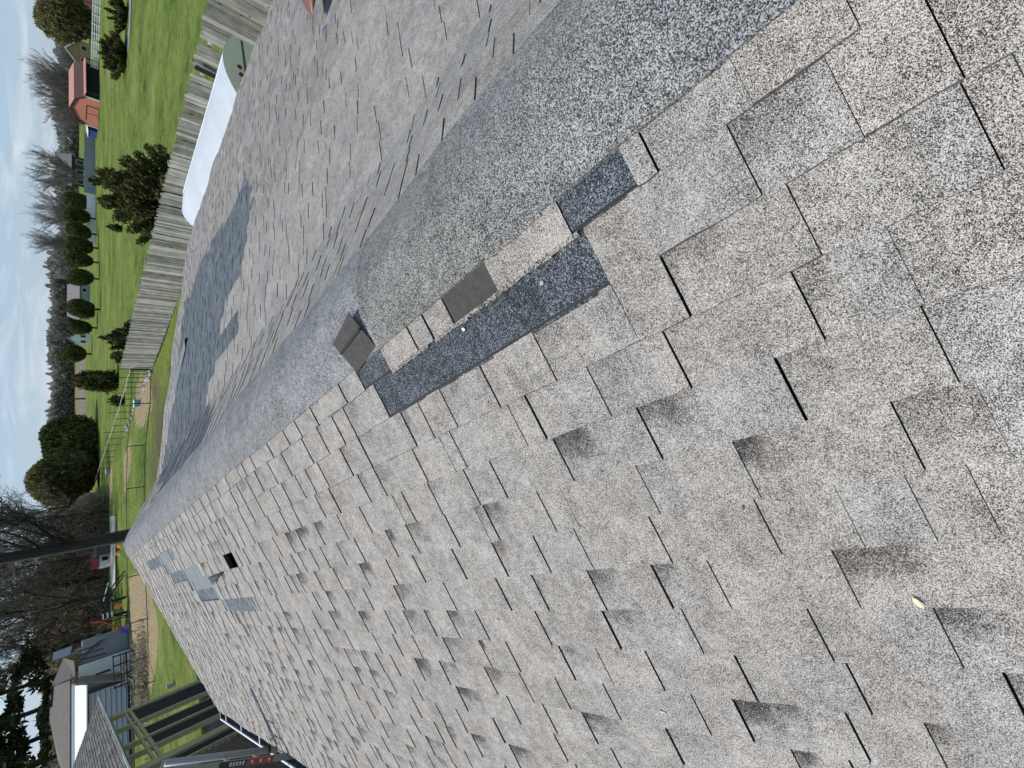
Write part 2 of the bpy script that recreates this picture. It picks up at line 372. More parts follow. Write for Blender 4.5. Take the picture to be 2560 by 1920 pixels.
for pts in ([(190, 905), (213, 905), (213, 1060), (190, 1060)],): plough = np.maximum(plough, in_poly(GX, GY, gpoly(pts))*1.)
for pts in ([(375, 905), (395, 905), (420, 1100), (372, 1290), (362, 1290), (380, 1050)], [(255, 1330), (232, 1250), (232, 1600), (255, 1600)], [(345, 1640), (378, 1640), (382, 1700), (352, 1700)]):
    litter = np.maximum(litter, in_poly(GX, GY, gpoly(pts))*.55)
def blur(a):
    for _ in range(2):
        b = a.copy(); b[1:-1, 1:-1] = (a[1:-1, 1:-1]*2+a[:-2, 1:-1]+a[2:, 1:-1]+a[1:-1, :-2]+a[1:-1, 2:])/6; a = b
    return a
soil, litter = blur(soil), blur(litter)
gz = .10*np.sin(GX*.31+.7*np.sin(GY*.17))*np.sin(GY*.23)*np.clip((GY-14)/15, 0, 1)*np.clip((120-np.hypot(GX, GY))/40, 0, 1)
nyy, nxx = shp; idx = np.arange(nyy*nxx).reshape(shp)
Q = np.stack([idx[:-1, :-1], idx[:-1, 1:], idx[1:, 1:], idx[1:, :-1]], -1).reshape(-1, 4)
gme = arr_mesh('ground', np.stack([GX, GY, gz], -1).reshape(-1, 3), Q, 'lawn', smooth=True)
ga = gme.attributes.new('soil', 'FLOAT_COLOR', 'POINT')
ga.data.foreach_set('color', np.stack([soil, plough, litter, np.ones(shp)], -1).astype(np.float32).ravel())
tag(mesh_obj('ground', gme), kind='structure')

# ================================================================== THE HOUSE AND ITS ROOF
TL = .375; XA = .80; ZA = -.70; X1 = 1.79; T1 = .46; X2 = 6.9; T2 = .146; XE = -2.24; YN, YF = -1.6, 10.0
def roof_z(x, y):
    """height of the shingled surface, with the sag and ripple of an old deck"""
    if x <= XA: z = -1+TL*x
    elif x <= X1: z = ZA-T1*(x-XA)
    else: z = ZA-T1*(X1-XA)-T2*(x-X1)
    w = .006*math.sin(2.1*y+1.3*x)+.004*math.sin(4.7*y-2.2*x+1.)
    if x > XA:
        k = min(1., (x-XA)/.5)
        w += k*(.010*math.sin(3.3*y+4.1*x+.6*math.sin(1.7*x))+.006*math.sin(7.3*y-3.*x)+.012*math.sin(1.1*y+.5))
    e = min(1., max(0., (XA-x)/.3)) if x <= XA else min(1, (x-XA)/.3)
    return CAMZ+z+w*e
house = empty('house', (2.3, 4.2, 0), 0, 'brown brick house whose weathered grey shingle roof fills the foreground', 'house')
HL = np.array(house.location)
def hpart(mb, name, mat, parent=house, smooth=False, org=None):
    """a part of the house; meshes are written in world coordinates"""
    o = mb.build(name, mat, parent, smooth, origin=org if org is not None else tuple(HL))
    if org is None: o.location = (0, 0, 0)
    else: o.location = Vector(org)-Vector(HL) if parent is house else Vector(org)-Vector(HL)
    return o
# walls and gable, mostly hidden below the roof
wb = MB()
zl, zr = CAMZ-1.84-.16, CAMZ-1.90-.16
prof = [(XE+.42, 0, 0), (6.5, 0, 0), (6.5, 0, zr), (X1, 0, CAMZ-1.155-.16), (XA, 0, CAMZ+ZA-.16), (XE+.42, 0, zl+.14)]
wb.prism(prof, (0, YN+.1, 0), (0, YF-.35, 0)); hpart(wb, 'wall', 'brick_dark')
# deck boards: left slope leaves the blown-out hole open
HOLE = (-.02, .122, 4.26, 4.60)
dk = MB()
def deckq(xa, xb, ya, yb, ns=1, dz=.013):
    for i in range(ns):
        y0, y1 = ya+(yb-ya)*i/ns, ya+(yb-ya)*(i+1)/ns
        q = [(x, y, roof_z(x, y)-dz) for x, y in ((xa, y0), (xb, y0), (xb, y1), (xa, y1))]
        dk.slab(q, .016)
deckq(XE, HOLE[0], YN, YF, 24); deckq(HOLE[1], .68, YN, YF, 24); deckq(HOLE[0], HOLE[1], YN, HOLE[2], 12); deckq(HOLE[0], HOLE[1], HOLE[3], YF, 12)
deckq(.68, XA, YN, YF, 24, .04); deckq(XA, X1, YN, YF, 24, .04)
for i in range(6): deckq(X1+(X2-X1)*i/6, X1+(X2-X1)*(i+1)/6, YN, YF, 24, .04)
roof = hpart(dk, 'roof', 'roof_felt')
# dark attic box under the hole
ab = MB(); hx, hy = .05, 4.43
for q in ([(-.2, 4.0, 0), (.3, 4.0, 0), (.3, 4.9, 0), (-.2, 4.9, 0)],): ab.slab([(x, y, CAMZ-1.35) for x, y, _ in q], .01)
for a, b in (((-.2, 4.0), (.3, 4.0)), ((.3, 4.0), (.3, 4.9)), ((.3, 4.9), (-.2, 4.9)), ((-.2, 4.9), (-.2, 4.0))):
    ab.slab([(a[0], a[1], CAMZ-1.35), (b[0], b[1], CAMZ-1.35), (b[0], b[1], roof_z(*b)-.045), (a[0], a[1], roof_z(*a)-.045)], .005)
hpart(ab, 'attic_liner', 'attic_dark', roof)

rnd = random.Random(11)
PIECES = []        # (verts, faces, uv, tint rgba, material, centre, area_px)
def shingle(xu, xl, y0, y1, hu, hl, tint, mat, jit=.0016, over=.003):
    """one shingle piece: xu upper edge, xl lower edge (downslope), y0..y1 along the eave, hu/hl its height above the deck at both edges"""
    s = 1 if xl > xu else -1
    xa = xu-s*over
    j = lambda k=1.: rnd.uniform(-jit, jit)*k
    n = 3
    ys = [y0+(y1-y0)*i/n for i in range(n+1)]
    xe = [xl+j() for _ in ys]; vs = []; uv = []
    e0, e1 = j(), j()
    for i, y in enumerate(ys):
        yy = y+(e0 if i == 0 else e1 if i == n else 0); z0 = roof_z(xa, yy)
        curl = rnd.uniform(0, .0012)
        vs.append((xa, yy, roof_z(xa, yy)+hu)); uv.append(((y1-y)/(y1-y0), -.05))
    for i, y in enumerate(ys):
        yy = y+(e0 if i == 0 else e1 if i == n else 0)*1.2
        vs.append((xe[i], yy, roof_z(xe[i], yy)+hl+rnd.uniform(0, .0014))); uv.append(((y1-y)/(y1-y0), 1.))
    m_ = n+1
    for i in range(m_): vs.append((vs[m_+i][0], vs[m_+i][1], roof_z(xe[i], ys[i])-.012)); uv.append((uv[m_+i][0], 1.05))
    vs.append((xa, vs[0][1], roof_z(xa, y0)-.012)); uv.append(uv[0]); vs.append((xa, vs[n][1], roof_z(xa, y1)-.012)); uv.append(uv[n])
    f = []
    for i in range(n):
        q = (i, i+1, m_+i+1, m_+i); f.append(q if s < 0 else q[::-1])
        q = (m_+i, m_+i+1, 2*m_+i+1, 2*m_+i); f.append(q if s < 0 else q[::-1])
    q = (0, m_, 2*m_, 3*m_); f.append(q if s < 0 else q[::-1])
    q = (n, 3*m_+1, 2*m_+n, m_+n); f.append(q if s < 0 else q[::-1])
    cx, cy = (xu+xl)/2, (y0+y1)/2; P = [proj((x, y, roof_z(x, y))) for x, y in ((xu, y0), (xu, y1), (xl, y1), (xl, y0))]
    area = 0.
    if min(p[2] for p in P) > .2:
        area = .5*abs(sum(P[i][0]*P[(i+1) % 4][1]-P[(i+1) % 4][0]*P[i][1] for i in range(4)))
        mx_, my_ = sum(p[0] for p in P)/4, sum(p[1] for p in P)/4
        if not (-40 < mx_ < 2600 and -40 < my_ < 1960): area = 0.
    PIECES.append((vs, f, uv, tint, mat, (cx, cy), area, [0, 2]*n+[1, 1]))

def tint_for(recess, cool=.3, stain=0.):
    b = rnd.uniform(.95, 1.05)*(.98 if recess else 1.)
    r = rnd.random()
    if r < cool: c = (.978, .992, 1.005)
    elif r < cool+.28: c = (1.02, .993, .968)
    else: c = (1.01, 1., .98)
    return (c[0]*b, c[1]*b, c[2]*b, stain)

DX = .131; XC0 = .509           # lower edge of course k on the left slope: XC0 - k*DX
# missing / torn pieces: course -> [(y0, y1, kind)]
GAPS = {0: [(.245, .415, 'fresh'), (.675, .873, 'felt'), (1.26, 1.455, 'fresh')],
        1: [(.392, 1.395, 'fresh')],
        2: [(6.55, 6.71, 'grey'), (6.71, 7.44, 'pale'), (7.52, 8.55, 'fresh2')],
        3: [(6.98, 7.30, 'pale'), (7.36, 7.52, 'fresh2')],
        4: [(4.26, 4.60, 'hole'), (5.74, 6.46, 'pale'), (6.50, 7.40, 'fresh2')],
        5: [(5.50, 6.36, 'pale'), (6.40, 6.52, 'fresh2')],
        6: [(5.48, 5.60, 'pale'), (5.60, 6.38, 'fresh2')],
        7: [(4.50, 5.40, 'fresh2'), (5.40, 5.54, 'pale')],
        8: [(5.22, 5.30, 'fresh2')], 9: [(5.16, 5.26, 'fresh2')], 12: [(5.16, 5.24, 'fresh2')]}
def course(xu, xl, ya, yb, gaps=(), wmin=.06, wmax=.205, stain=True, fresh=None, bright=1., hs=1.):
    y = ya-rnd.uniform(0, .2); raised = rnd.random() < .5
    cuts = sorted(gaps)
    while y < yb:
        w = rnd.uniform(wmin, wmax) if raised else rnd.uniform(wmin*.9, wmax*.9)
        if rnd.random() < .12: w = rnd.uniform(.03, .055)
        y1 = min(y+w, yb)
        if yb-y1 < .04: y1 = yb
        g = next((g for g in cuts if g[0] < y1-.002 and g[1] > y+.002), None)
        if g:
            if g[0] > y+.02: y1 = g[0]
            else:
                y0_, y1_, kind = max(g[0], ya), g[1], g[2]
                if kind != 'hole':
                    mat = {'fresh': 'granule_fresh', 'fresh2': 'granule_fresh', 'felt': 'felt_underside', 'pale': 'granule_pale', 'grey': 'granule_fresh'}[kind]
                    tt = {'fresh': (1, 1, 1, 0), 'fresh2': (1.75, 1.75, 1.7, 0), 'grey': (1.9, 1.85, 1.8, 0)}.get(kind, (1, 1, 1, 0))
                    shingle(xu, xl, y0_, y1_, .0012, .0036, tt, mat, .003)
                    xm = xu+(xl-xu)*.30
                    if kind in ('fresh', 'felt') and y1_-y0_ < .5:
                        shingle(xm, xm+(xl-xu)*.045, y0_+.004, y1_-.004, .0042, .0044, (1, 1, 1, 0), 'tar_line', .002, over=.001)
                    if kind == 'fresh':
                        xm = xu+(xl-xu)*.93
                        shingle(xm, xm+(xl-xu)*.05, y0_, y1_, .0046, .0048, (1, 1, 1, 0), 'tar_line', .003, over=.001)
                y = y1_; raised = True; continue
        nxt = not raised if rnd.random() < .92 else raised
        y1c = y1-(.0031 if nxt and y1-y > .02 else 0.)          # added open slot, stands in for the shadow line beside the next raised tab
        h = (.0092 if raised else .0050)*hs
        cy = (y+y1)/2
        fr = fresh is not None and fresh((xu+xl)/2, cy)
        st = 0.
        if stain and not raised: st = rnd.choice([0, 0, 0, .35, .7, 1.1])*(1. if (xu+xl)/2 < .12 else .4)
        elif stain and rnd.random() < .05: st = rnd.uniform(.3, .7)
        t = tint_for(not raised, .32, st)
        if bright != 1.: t = (t[0]*bright, t[1]*bright, t[2]*bright, t[3])
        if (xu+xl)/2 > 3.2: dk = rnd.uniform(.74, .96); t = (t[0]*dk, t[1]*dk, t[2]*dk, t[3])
        if fr: t = (.95+rnd.uniform(-.1, .12),)*3+(0,); t = (t[0]*1.75, t[1]*1.75, t[2]*1.7, 0)
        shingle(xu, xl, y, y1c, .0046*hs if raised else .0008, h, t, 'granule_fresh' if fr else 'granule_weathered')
        y = y1; raised = nxt
k = 0
while True:
    xl = XC0-DX*k; xu = xl+DX
    if xu < XE+.02: break
    course(min(xu, .67), max(xl, XE-.02), YN, YF+rnd.uniform(-.004, .004), GAPS.get(k, ()))
    k += 1
# right-hand slopes: steep strip beside the ridge, then the shallow porch slope
def on_right(sx, sy):
    d = ray(sx, sy); t = (ZA+T1*XA)/(d[2]+T1*d[0]); x = d[0]*t
    if x > X1 or t < 0: t = (ZA-T1*(X1-XA)+T2*X1)/(d[2]+T2*d[0])
    return d[0]*t, d[1]*t
BARE = [on_right(*p) for p in ((631, 481), (615, 595), (609, 660), (590, 715), (562, 770), (592, 790), (598, 815), (560, 870), (545, 920), (537, 938), (521, 1003), (530, 1040), (490, 1135), (472, 1149), (420, 1231), (391, 1205), (413, 1133), (423, 1068), (443, 954), (443, 921), (452, 823), (462, 758), (488, 703), (521, 628), (550, 579), (576, 530), (609, 442))]
ISLE = [on_right(*p) for p in ((592, 735), (590, 775), (556, 830), (550, 815))]
def fresh_fn(x, y):
    a = in_poly(np.array([x]), np.array([y]), BARE)[0]; b = in_poly(np.array([x]), np.array([y]), ISLE)[0]
    return bool(a and not b)
xu = .93
while xu < X1-.03:
    xl = min(xu+.127, X1+.01); course(xu, xl, YN, YF+rnd.uniform(-.004, .004), (), .06, .20, False, fresh_fn, 1., .8); xu = xl
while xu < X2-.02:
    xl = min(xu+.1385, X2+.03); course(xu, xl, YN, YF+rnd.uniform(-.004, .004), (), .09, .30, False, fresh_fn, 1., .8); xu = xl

def piece_mesh(name, pcs, org):
    me = bpy.data.meshes.new(name); V = []; F = []; UV = []; TI = []; mats = []; MI = []
    for pc in pcs:
        vs, f, uv, t, mat, c, a = pc[:7]; ed = pc[7] if len(pc) > 7 and mat != 'tar_line' else [0]*len(f)
        n = len(V); V += [(x-org[0], y-org[1], z-org[2]) for x, y, z in vs]; UV += uv; TI += [t]*len(vs)
        if mat not in mats: mats.append(mat)
        if any(ed): mats += [q for q in ('cut_edge', 'worn_edge') if q not in mats]
        for q, e in zip(f, ed): F.append(tuple(i+n for i in q)); MI.append(mats.index((mat, 'cut_edge', 'worn_edge')[e]))
    me.from_pydata(V, [], F)
    for mt in mats: me.materials.append(MATS[mt])
    me.polygons.foreach_set('material_index', MI)
    ul = me.uv_layers.new(name='UVMap'); li = np.empty(len(me.loops), np.int32); me.loops.foreach_get('vertex_index', li)
    ul.data.foreach_set('uv', np.array(UV, np.float32)[li].ravel())
    at = me.attributes.new('tint', 'FLOAT_COLOR', 'POINT'); at.data.foreach_set('color', np.array(TI, np.float32).ravel())
    return me
order = sorted(range(len(PIECES)), key=lambda i: -PIECES[i][6]); big = set(order[:300])
for i in order[:300]:
    pc = PIECES[i]; org = (pc[5][0], pc[5][1], roof_z(*pc[5]))
    o = bpy.data.objects.new('shingle', piece_mesh('shingle', [pc], org)); o.location = Vector(org)-Vector(HL); link(o, roof)
me = piece_mesh('shingle_field', [PIECES[i] for i in range(len(PIECES)) if i not in big], tuple(HL))
tag(link(bpy.data.objects.new('shingle_field', me), roof), kind='stuff')

# ridge cap: long strips bent over the ridge and lapped
def cap_piece(y0, y1, lift, tint, xl=.592, xr=1.045):
    prof = []
    n = 9
    for i in range(n):
        t = i/(n-1); x = xl+(xr-xl)*t
        zl_ = -1+TL*x; zr_ = ZA-T1*(x-XA); z = -math.log(math.exp(-zl_*22)+math.exp(-zr_*22))/22
        prof.append((x, z))
    vs = []; uv = []; f = []
    ny = max(2, int((y1-y0)/.12))
    for j in range(ny+1):
        y = y0+(y1-y0)*j/ny
        for i, (x, z) in enumerate(prof):
            edge = rnd.uniform(-.0015, .0015) if i in (0, n-1) else 0
            w = roof_z(x, y)-CAMZ-((-1+TL*x) if x <= XA else (ZA-T1*(x-XA)))
            vs.append((x+edge, y, CAMZ+z+w+.0125+lift*(1-j/ny)+rnd.uniform(0, .001))); uv.append((j/ny, .9))
    for j in range(ny):
        for i in range(n-1): a = j*n+i; f.append((a, a+1, a+n+1, a+n))
    m0 = len(vs)
    for j in range(ny+1):                                    # left, right drip faces
        for i in (0, n-1): x, y, z = vs[j*n+i]; vs.append((x, y, z-.012-lift)); uv.append((j/ny, 1.))
    for j in range(ny):
        f.append((j*n, (j+1)*n, m0+2*(j+1), m0+2*j)); f.append(((j+1)*n+n-1, j*n+n-1, m0+2*j+1, m0+2*(j+1)+1))
    m1 = len(vs)
    for i in range(n): x, y, z = vs[i]; vs.append((x, y, z-.012-lift)); uv.append((0, 1.))
    for i in range(n-1): f.append((i+1, i, m1+i, m1+i+1))
    return (vs, f, uv, tint, 'granule_cap', ((xl+xr)/2, (y0+y1)/2), 0)
caps = [(-1.6, -.55, .8, .82, .85), (-.55, .10, .76, .77, .785), (.10, .40, .88, .87, .845), (.40, .62, .80, .80, .79), (.62, 1.24, .79, .775, .74), (1.24, 2.15, .92, .93, .95), (2.15, 3.1, .88, .88, .89), (3.1, 4.05, .92, .92, .93), (4.05, 5.0, .88, .885, .90), (5.0, 5.95, .91, .91, .92), (5.95, 6.9, .88, .885, .90), (6.9, 7.85, .91, .915, .93), (7.85, 8.8, .88, .885, .90), (8.8, 10.03, .9, .9, .91)]
for y0, y1, r, g, b in caps:
    pc = cap_piece(y0, y1+.03, .0008, (r, g, b, 0)); org = (pc[5][0], pc[5][1], CAMZ+ZA)
    o = bpy.data.objects.new('ridge_cap', piece_mesh('ridge_cap', [pc], org)); o.location = Vector(org)-Vector(HL); link(o, roof)
# metal drip edge along both rakes and the right eave
de = MB()
for xa, xb in ((XE, XA), (XA, X1), (X1, X2+.02)):
    de.slab([(xa, YF-.02, roof_z(xa, YF)-.012), (xb, YF-.02, roof_z(xb, YF)-.012), (xb, YF-.02, roof_z(xb, YF)-.15), (xa, YF-.02, roof_z(xa, YF)-.15)], .02)
de.bb((X2-.005, YN, CAMZ-1.90-.17), (X2+.012, YF-.02, CAMZ-1.90-.03)); hpart(de, 'rake_trim', 'white_paint')
# curled and folded-back shingles
def flap(name, quad, mat, thick=.004, mat2=None, parent=roof):
    o = hpart(MB().slab(quad, thick), name, mat, roof); return o
rz = roof_z
flap('folded_shingle', [(.705, 1.470, rz(.705, 1.47)+.022), (.735, 1.275, rz(.735, 1.275)+.030), (.606, 1.258, rz(.606, 1.258)+.010), (.578, 1.440, rz(.578, 1.44)+.008)], 'felt_underside')
flap('folded_shingle', [(.662, 1.458, rz(.662, 1.458)+.026), (.676, 1.268, rz(.676, 1.268)+.033), (.667, 1.266, rz(.667, 1.266)+.033), (.653, 1.456, rz(.653, 1.456)+.026)], 'tar_line', .002)
# torn flap and pale strips near the hole
flap('folded_shingle', [(-.035, 5.50, rz(-.035, 5.5)+.012), (-.115, 5.48, rz(-.11, 5.48)+.010), (-.05, 4.92, rz(-.05, 4.92)+.05), (-.02, 4.84, rz(-.02, 4.84)+.016)], 'felt_underside', .003)
flap('folded_shingle', [(-.118, 5.49, rz(-.118, 5.49)+.018), (-.128, 5.48, rz(-.13, 5.48)+.012), (-.095, 5.20, rz(-.095, 5.2)+.022), (-.088, 5.21, rz(-.088, 5.21)+.028)], 'granule_pale', .003)
for (xa, ya, xb, yb) in ((.243, 7.58, .243, 8.55), (-.018, 6.54, -.018, 7.38), (-.282, 5.62, -.282, 6.36), (-.135, 4.70, -.14, 4.82)):
    hpart(MB().slab([(xa+.006, ya, rz(xa, ya)+.016), (xa-.002, ya, rz(xa, ya)+.010), (xb-.002, yb, rz(xb, yb)+.010), (xb+.006, yb, rz(xb, yb)+.016)], .004), 'torn_edge', 'granule_pale', roof)
for y0, y1, x in ((.40, .98, .504), (1.02, 1.25, .506), (.46, .66, .590), (.68, .86, .615)):
    mb = MB(); n = 7
    for i in range(n):
        ya, yb = y0+(y1-y0)*i/n, y0+(y1-y0)*(i+1)/n; w0, w1 = rnd.uniform(.002, .009), rnd.uniform(.002, .009)
        mb.slab([(x+.006, ya, rz(x, ya)+.010), (x-w0, ya, rz(x, ya)+.006), (x-w1, yb, rz(x, yb)+.006), (x+.006, yb, rz(x, yb)+.010)], .003)
    hpart(mb, 'torn_edge', 'granule_torn', roof)
# loose shingle strip lying on the far slope
P0 = [(3.70, 7.93), (3.55, 7.98), (3.02, 8.72), (3.20, 8.90)]
ls = MB(); 
q = [(x, y, rz(x, y)+(.05 if i in (0, 3) else .016)) for i, (x, y) in enumerate(P0)]; ls.slab(q, .006)
q2 = [(3.70, 7.93, rz(3.7, 7.93)+.05), (3.20, 8.90, rz(3.2, 8.9)+.05), (3.30, 8.92, rz(3.3, 8.92)+.012), (3.78, 8.0, rz(3.78, 8.)+.012)]; ls.slab(q2[::-1], .005)
o = ls.build('loose_shingle', 'granule_pale', None, origin=(3.4, 8.4, rz(3.4, 8.4)))
tag(o, 'curled pale grey shingle strip lying loose on the dark bare patch of the far slope', 'shingle')
# gutter along the left eave
gt = MB(); gx0, gx1 = XE-.005, XE-.125; zt = CAMZ-1.86
prof = [(gx0, zt+.005), (gx0, zt-.105), (gx1+.02, zt-.105), (gx1, zt-.02), (gx1, zt+.012)]
for i in range(len(prof)-1):
    (xa, za), (xb, zb) = prof[i], prof[i+1]
    gt.slab([(xa, YN, za), (xb, YN, zb), (xb, YF, zb), (xa, YF, za)], .003)
gt.bb((gx1, YF-.004, zt-.105), (gx0, YF, zt+.005))
gutter = hpart(gt, 'gutter', 'gutter_dark')
lp = MB(); 
for ya, yb in ((YN, 5.2), (5.22, 6.05), (6.07, 6.62), (6.64, 10.0)): lp.bb((gx1-.010, ya, zt+.000), (gx1+.012, yb, zt+.016))
lp.bb((gx1-.01, YF-.002, zt-.105), (gx0, YF+.006, zt+.014)); hpart(lp, 'gutter_lip', 'white_paint', gutter)
y = 9.62
while y > YN:
    hpart(MB().bb((gx1+.01, y-.012, zt+.004), (gx0+.012, y+.012, zt+.011)), 'gutter_strap', 'white_paint', gutter); y -= .92
# small litter on the shingles
def litter_bit(name, x, y, lx, ly, rot, mat, label, cat):
    mb = MB(); z = rz(x, y)+.0100; n = 6; top = []
    for i in range(n):
        t = 2*math.pi*i/n; a, b = lx*math.cos(t), ly*math.sin(t)*(1-.3*math.cos(t))
        px, py = x+a*math.cos(rot)-b*math.sin(rot), y+a*math.sin(rot)+b*math.cos(rot); top.append((px, py, rz(px, py)+.0100+.003*(i % 2)))
    mb.slab(top, .0015); o = mb.build(name, mat, None, origin=(x, y, z)); tag(o, label, cat)
def on_left(sx, sy): d = ray(sx, sy); s = -1/(d[2]-TL*d[0]); return d[0]*s, d[1]*s
for sx, sy, lx, ly, rt, mt, lb, ct in ((2295, 1502, .013, .006, .4, 'leaf_dry', 'pale leaf lying alone on the shingles at lower right', 'leaf'),
        (1166, 824, .006, .006, 0, 'white_paint', 'white droplet spot on the long dark bare strip', 'droplet'),
        (1011, 959, .006, .004, 0, 'leaf_brown', 'larger orange brown flake on the near end of the dark strip', 'flake'),
        (1031, 939, .005, .003, 1, 'leaf_brown', 'smaller orange brown flake on the dark strip beside a larger one', 'flake'),
        (1663, 1773, .010, .004, 1.2, 'leaf_dry', 'thin pale leaf caught in a joint near the bottom edge', 'leaf'),
        (1250, 1547, .010, .004, 1., 'leaf_dry', 'thin pale leaf in a joint beside dark shingles mid slope', 'leaf'),
        (1860, 1267, .005, .003, 0, 'leaf_brown', 'rust brown crumb on a dark stained shingle', 'leaf')):
    x, y = on_left(sx, sy); litter_bit('leaf' if ct == 'leaf' else 'flake' if ct == 'flake' else 'droplet', x, y, lx, ly, rt, mt, lb, ct)
x, y = on_left(1363, 710); nb_ = MB()
nb_.tube([(x, y, rz(x, y)+.002), (x, y, rz(x, y)+.007)], .0055, 10); nb_.tube([(x, y, rz(x, y)+.0071), (x, y, rz(x, y)+.009)], [.0028, .002], 8)
tag(nb_.build('roofing_nail', 'nail_zinc', None, origin=(x, y, rz(x, y))), 'round nail head in the long dark bare strip', 'nail')
x, y = 3.2, 8.0
d = ray(440, 1157); px = on_z(440, 1157, CAMZ-1.1)
litter_bit('leaf', 1.62, 6.35, .07, .02, 2.2, 'leaf_dry', 'pale yellow scrap lying on the dark patch near the ridge', 'leaf')

# roof vent hood at the top edge of the picture
vz = rz(4.62, 2.5); _t = on_z(781, 44, vz+.17); vx, vy = _t[0]+.16, _t[1]-.13
vent = empty('roof_vent', (vx, vy, vz), 0, 'rusty brown hood with dark bracket and shiny bolts at the top edge', 'roof vent')
def vp(name, mat, mb, smooth=False): o = mb.build(name, mat, vent, smooth, origin=(vx, vy, vz)); o.location = (0, 0, 0); return o
hb = MB(); nu, nv = 14, 8; vs = []; 
ax_ = Vector((.62, -.30, .10)); ax_ = ax_.normalized(); tip = Vector((vx-.16, vy+.13, vz+.17))
sd_ = Vector((.42, .9, 0)).normalized(); nn_ = ax_.cross(sd_).normalized()
for j in range(nv+1):
    t = j/nv; r = .30*math.sin(math.pi*.5*min(1., t*1.1))**.85; c_ = tip+ax_*(.62*t)
    for i in range(nu):
        a = 2*math.pi*i/nu; vs.append(c_+sd_*(r*math.cos(a)*.85)+nn_*(r*math.sin(a)*.42*(1 if math.sin(a) > 0 else .35)))
fs = [(j*nu+i, j*nu+(i+1) % nu, (j+1)*nu+(i+1) % nu, (j+1)*nu+i) for j in range(nv) for i in range(nu)]; hb.add(vs, fs+[tuple(range(nv*nu, nv*nu+nu))])
vp('hood', 'rust_paint', hb, True)
pb = MB(); base = tip+Vector((-.10, -.07, -.10))
pb.slab([base+sd_*.05, base-sd_*.05, base-sd_*.16+ax_*.66, base+sd_*.02+ax_*.66], .03); vp('bracket', 'steel_dark', pb)
pb = MB(); b2 = tip+Vector((-.16, -.13, -.145)); pb.slab([b2+sd_*.05, b2-sd_*.02, b2-sd_*.16+ax_*.66, b2+sd_*.02+ax_*.66], .02); vp('base_plate', 'rubber_black', pb)
pb = MB(); pb.tube([b2-sd_*.03-ax_*.01, b2-sd_*.10+ax_*.3, b2-sd_*.20+ax_*.66], .010, 6); vp('wire_edge', 'white_paint', pb)
for i, (a, b, c) in enumerate(((0, .0, .0), (.05, .05, .02), (-.04, -.05, .01), (.02, -.02, .05), (-.05, .03, -.03))):
    pb = MB(); c0 = base+Vector((-.03+a*.5, .02+b*.6, .0+c)); pb.tube([c0, c0+Vector((-.035, .025, .01))], [.017, .012], 8); pb.tube([c0+Vector((-.035, .025, .01)), c0+Vector((-.06, .045, .0))], .007, 6); vp('bolt', 'steel_bright', pb)
pb = MB(); pb.tube([(vx, vy, vz-.01), tip+ax_*.3], .04, 8); vp('stem', 'steel_dark', pb)

# ladder leaning on the gutter
lad = empty('ladder', (-3.44, 6.75, 0), 0, 'grey extension ladder with red warning label leaning over the gutter', 'ladder')
def lpart(name, mat, mb, sm=False): o = mb.build(name, mat, lad, sm, origin=(-3.44, 6.75, 0)); o.location = (0, 0, 0); return o
foot, topp = Vector((-3.44, 0, 0)), Vector((-1.80, 0, CAMZ-.74)); ld = (topp-foot).normalized(); ang = math.atan2(ld.x, ld.z)
for yy in (6.56, 6.95):
    mb = MB(); c0 = (foot+topp)/2; L = (topp-foot).length
    mb.box((c0.x, yy, c0.z), (.062, .026, L), ry=ang); lpart('rail', 'alu_grey', mb)
for i in range(12):
    t = .35+i*.305
    if t > L-.1: break
    p = foot+ld*t; mb = MB(); mb.tube([(p.x, 6.56, p.z), (p.x, 6.95, p.z)], .016, 8); lpart('rung', 'alu_grey', mb)
p0_, p1_ = foot+ld*(L-1.05), foot+ld*(L-.02)
mb = MB(); mb.tube([(p0_.x+.02, 6.88, p0_.z), (p1_.x+.02, 6.88, p1_.z)], .034, 10); lpart('stand_off_pipe', 'pipe_grey', mb, True)
mb = MB(); mb.tube([(p0_.x+.018, 6.88, p0_.z-.03), (p0_.x+.02, 6.88, p0_.z)], .036, 10); lpart('pipe_collar', 'rubber_black', mb)
def rail_label(t0, t1, mat, w=.056, off=0., name='warning_label'):
    a, b = foot+ld*(L-t0), foot+ld*(L-t1); px_ = Vector((ld.z, 0, -ld.x)); mb = MB()
    yy = 6.5455-off
    mb.slab([(a-px_*w/2)+Vector((0, yy, 0)), (b-px_*w/2)+Vector((0, yy, 0)), (b+px_*w/2)+Vector((0, yy, 0)), (a+px_*w/2)+Vector((0, yy, 0))][::-1], .001); return lpart(name, mat, mb)
rail_label(1.02, .74, 'label_red'); rail_label(.735, .46, 'label_black')
for i in range(5): rail_label(.98-.045*i, .955-.045*i, 'label_red' if i % 2 else 'label_mark', .024, .002, 'label_mark')
for i in range(5): rail_label(.71-.032*i, .69-.032*i, 'label_mark', .034, .002, 'label_mark')

# ================================================================== PORCH WING (left)
PX = -4.6; pz = lambda k: CAMZ+PX/k*1.0 if k < 0 else 0     # height at a given x/-z ratio
z_trim, z_beam, z_head = CAMZ-4.6/3.79, CAMZ-4.6/3.36, CAMZ-4.6/2.44
porch = empty('screened_porch', (PX, 22, 0), 0, 'olive painted screened porch with tall posts beyond the gutter', 'porch')
def pp(name, mat, mb, parent=porch, sm=False):
    o = mb.build(name, mat, parent, sm, origin=(PX, 22, 0)); o.location = (0, 0, 0); return o
yposts = [27.5, 24.3, 21.5, 19.85, 18.2]
def py(k): return PX*k
yp = [-PX*5.95, -PX*5.31, -PX*4.67, -PX*4.34, -PX*3.95]
for i, y in enumerate(yp):
    w = (.55, .22, .22, .16, .55)[i]; pp('post', 'olive_paint', MB().bb((PX-.09, y-w/2, 0), (PX+.05, y+w/2, z_beam)))
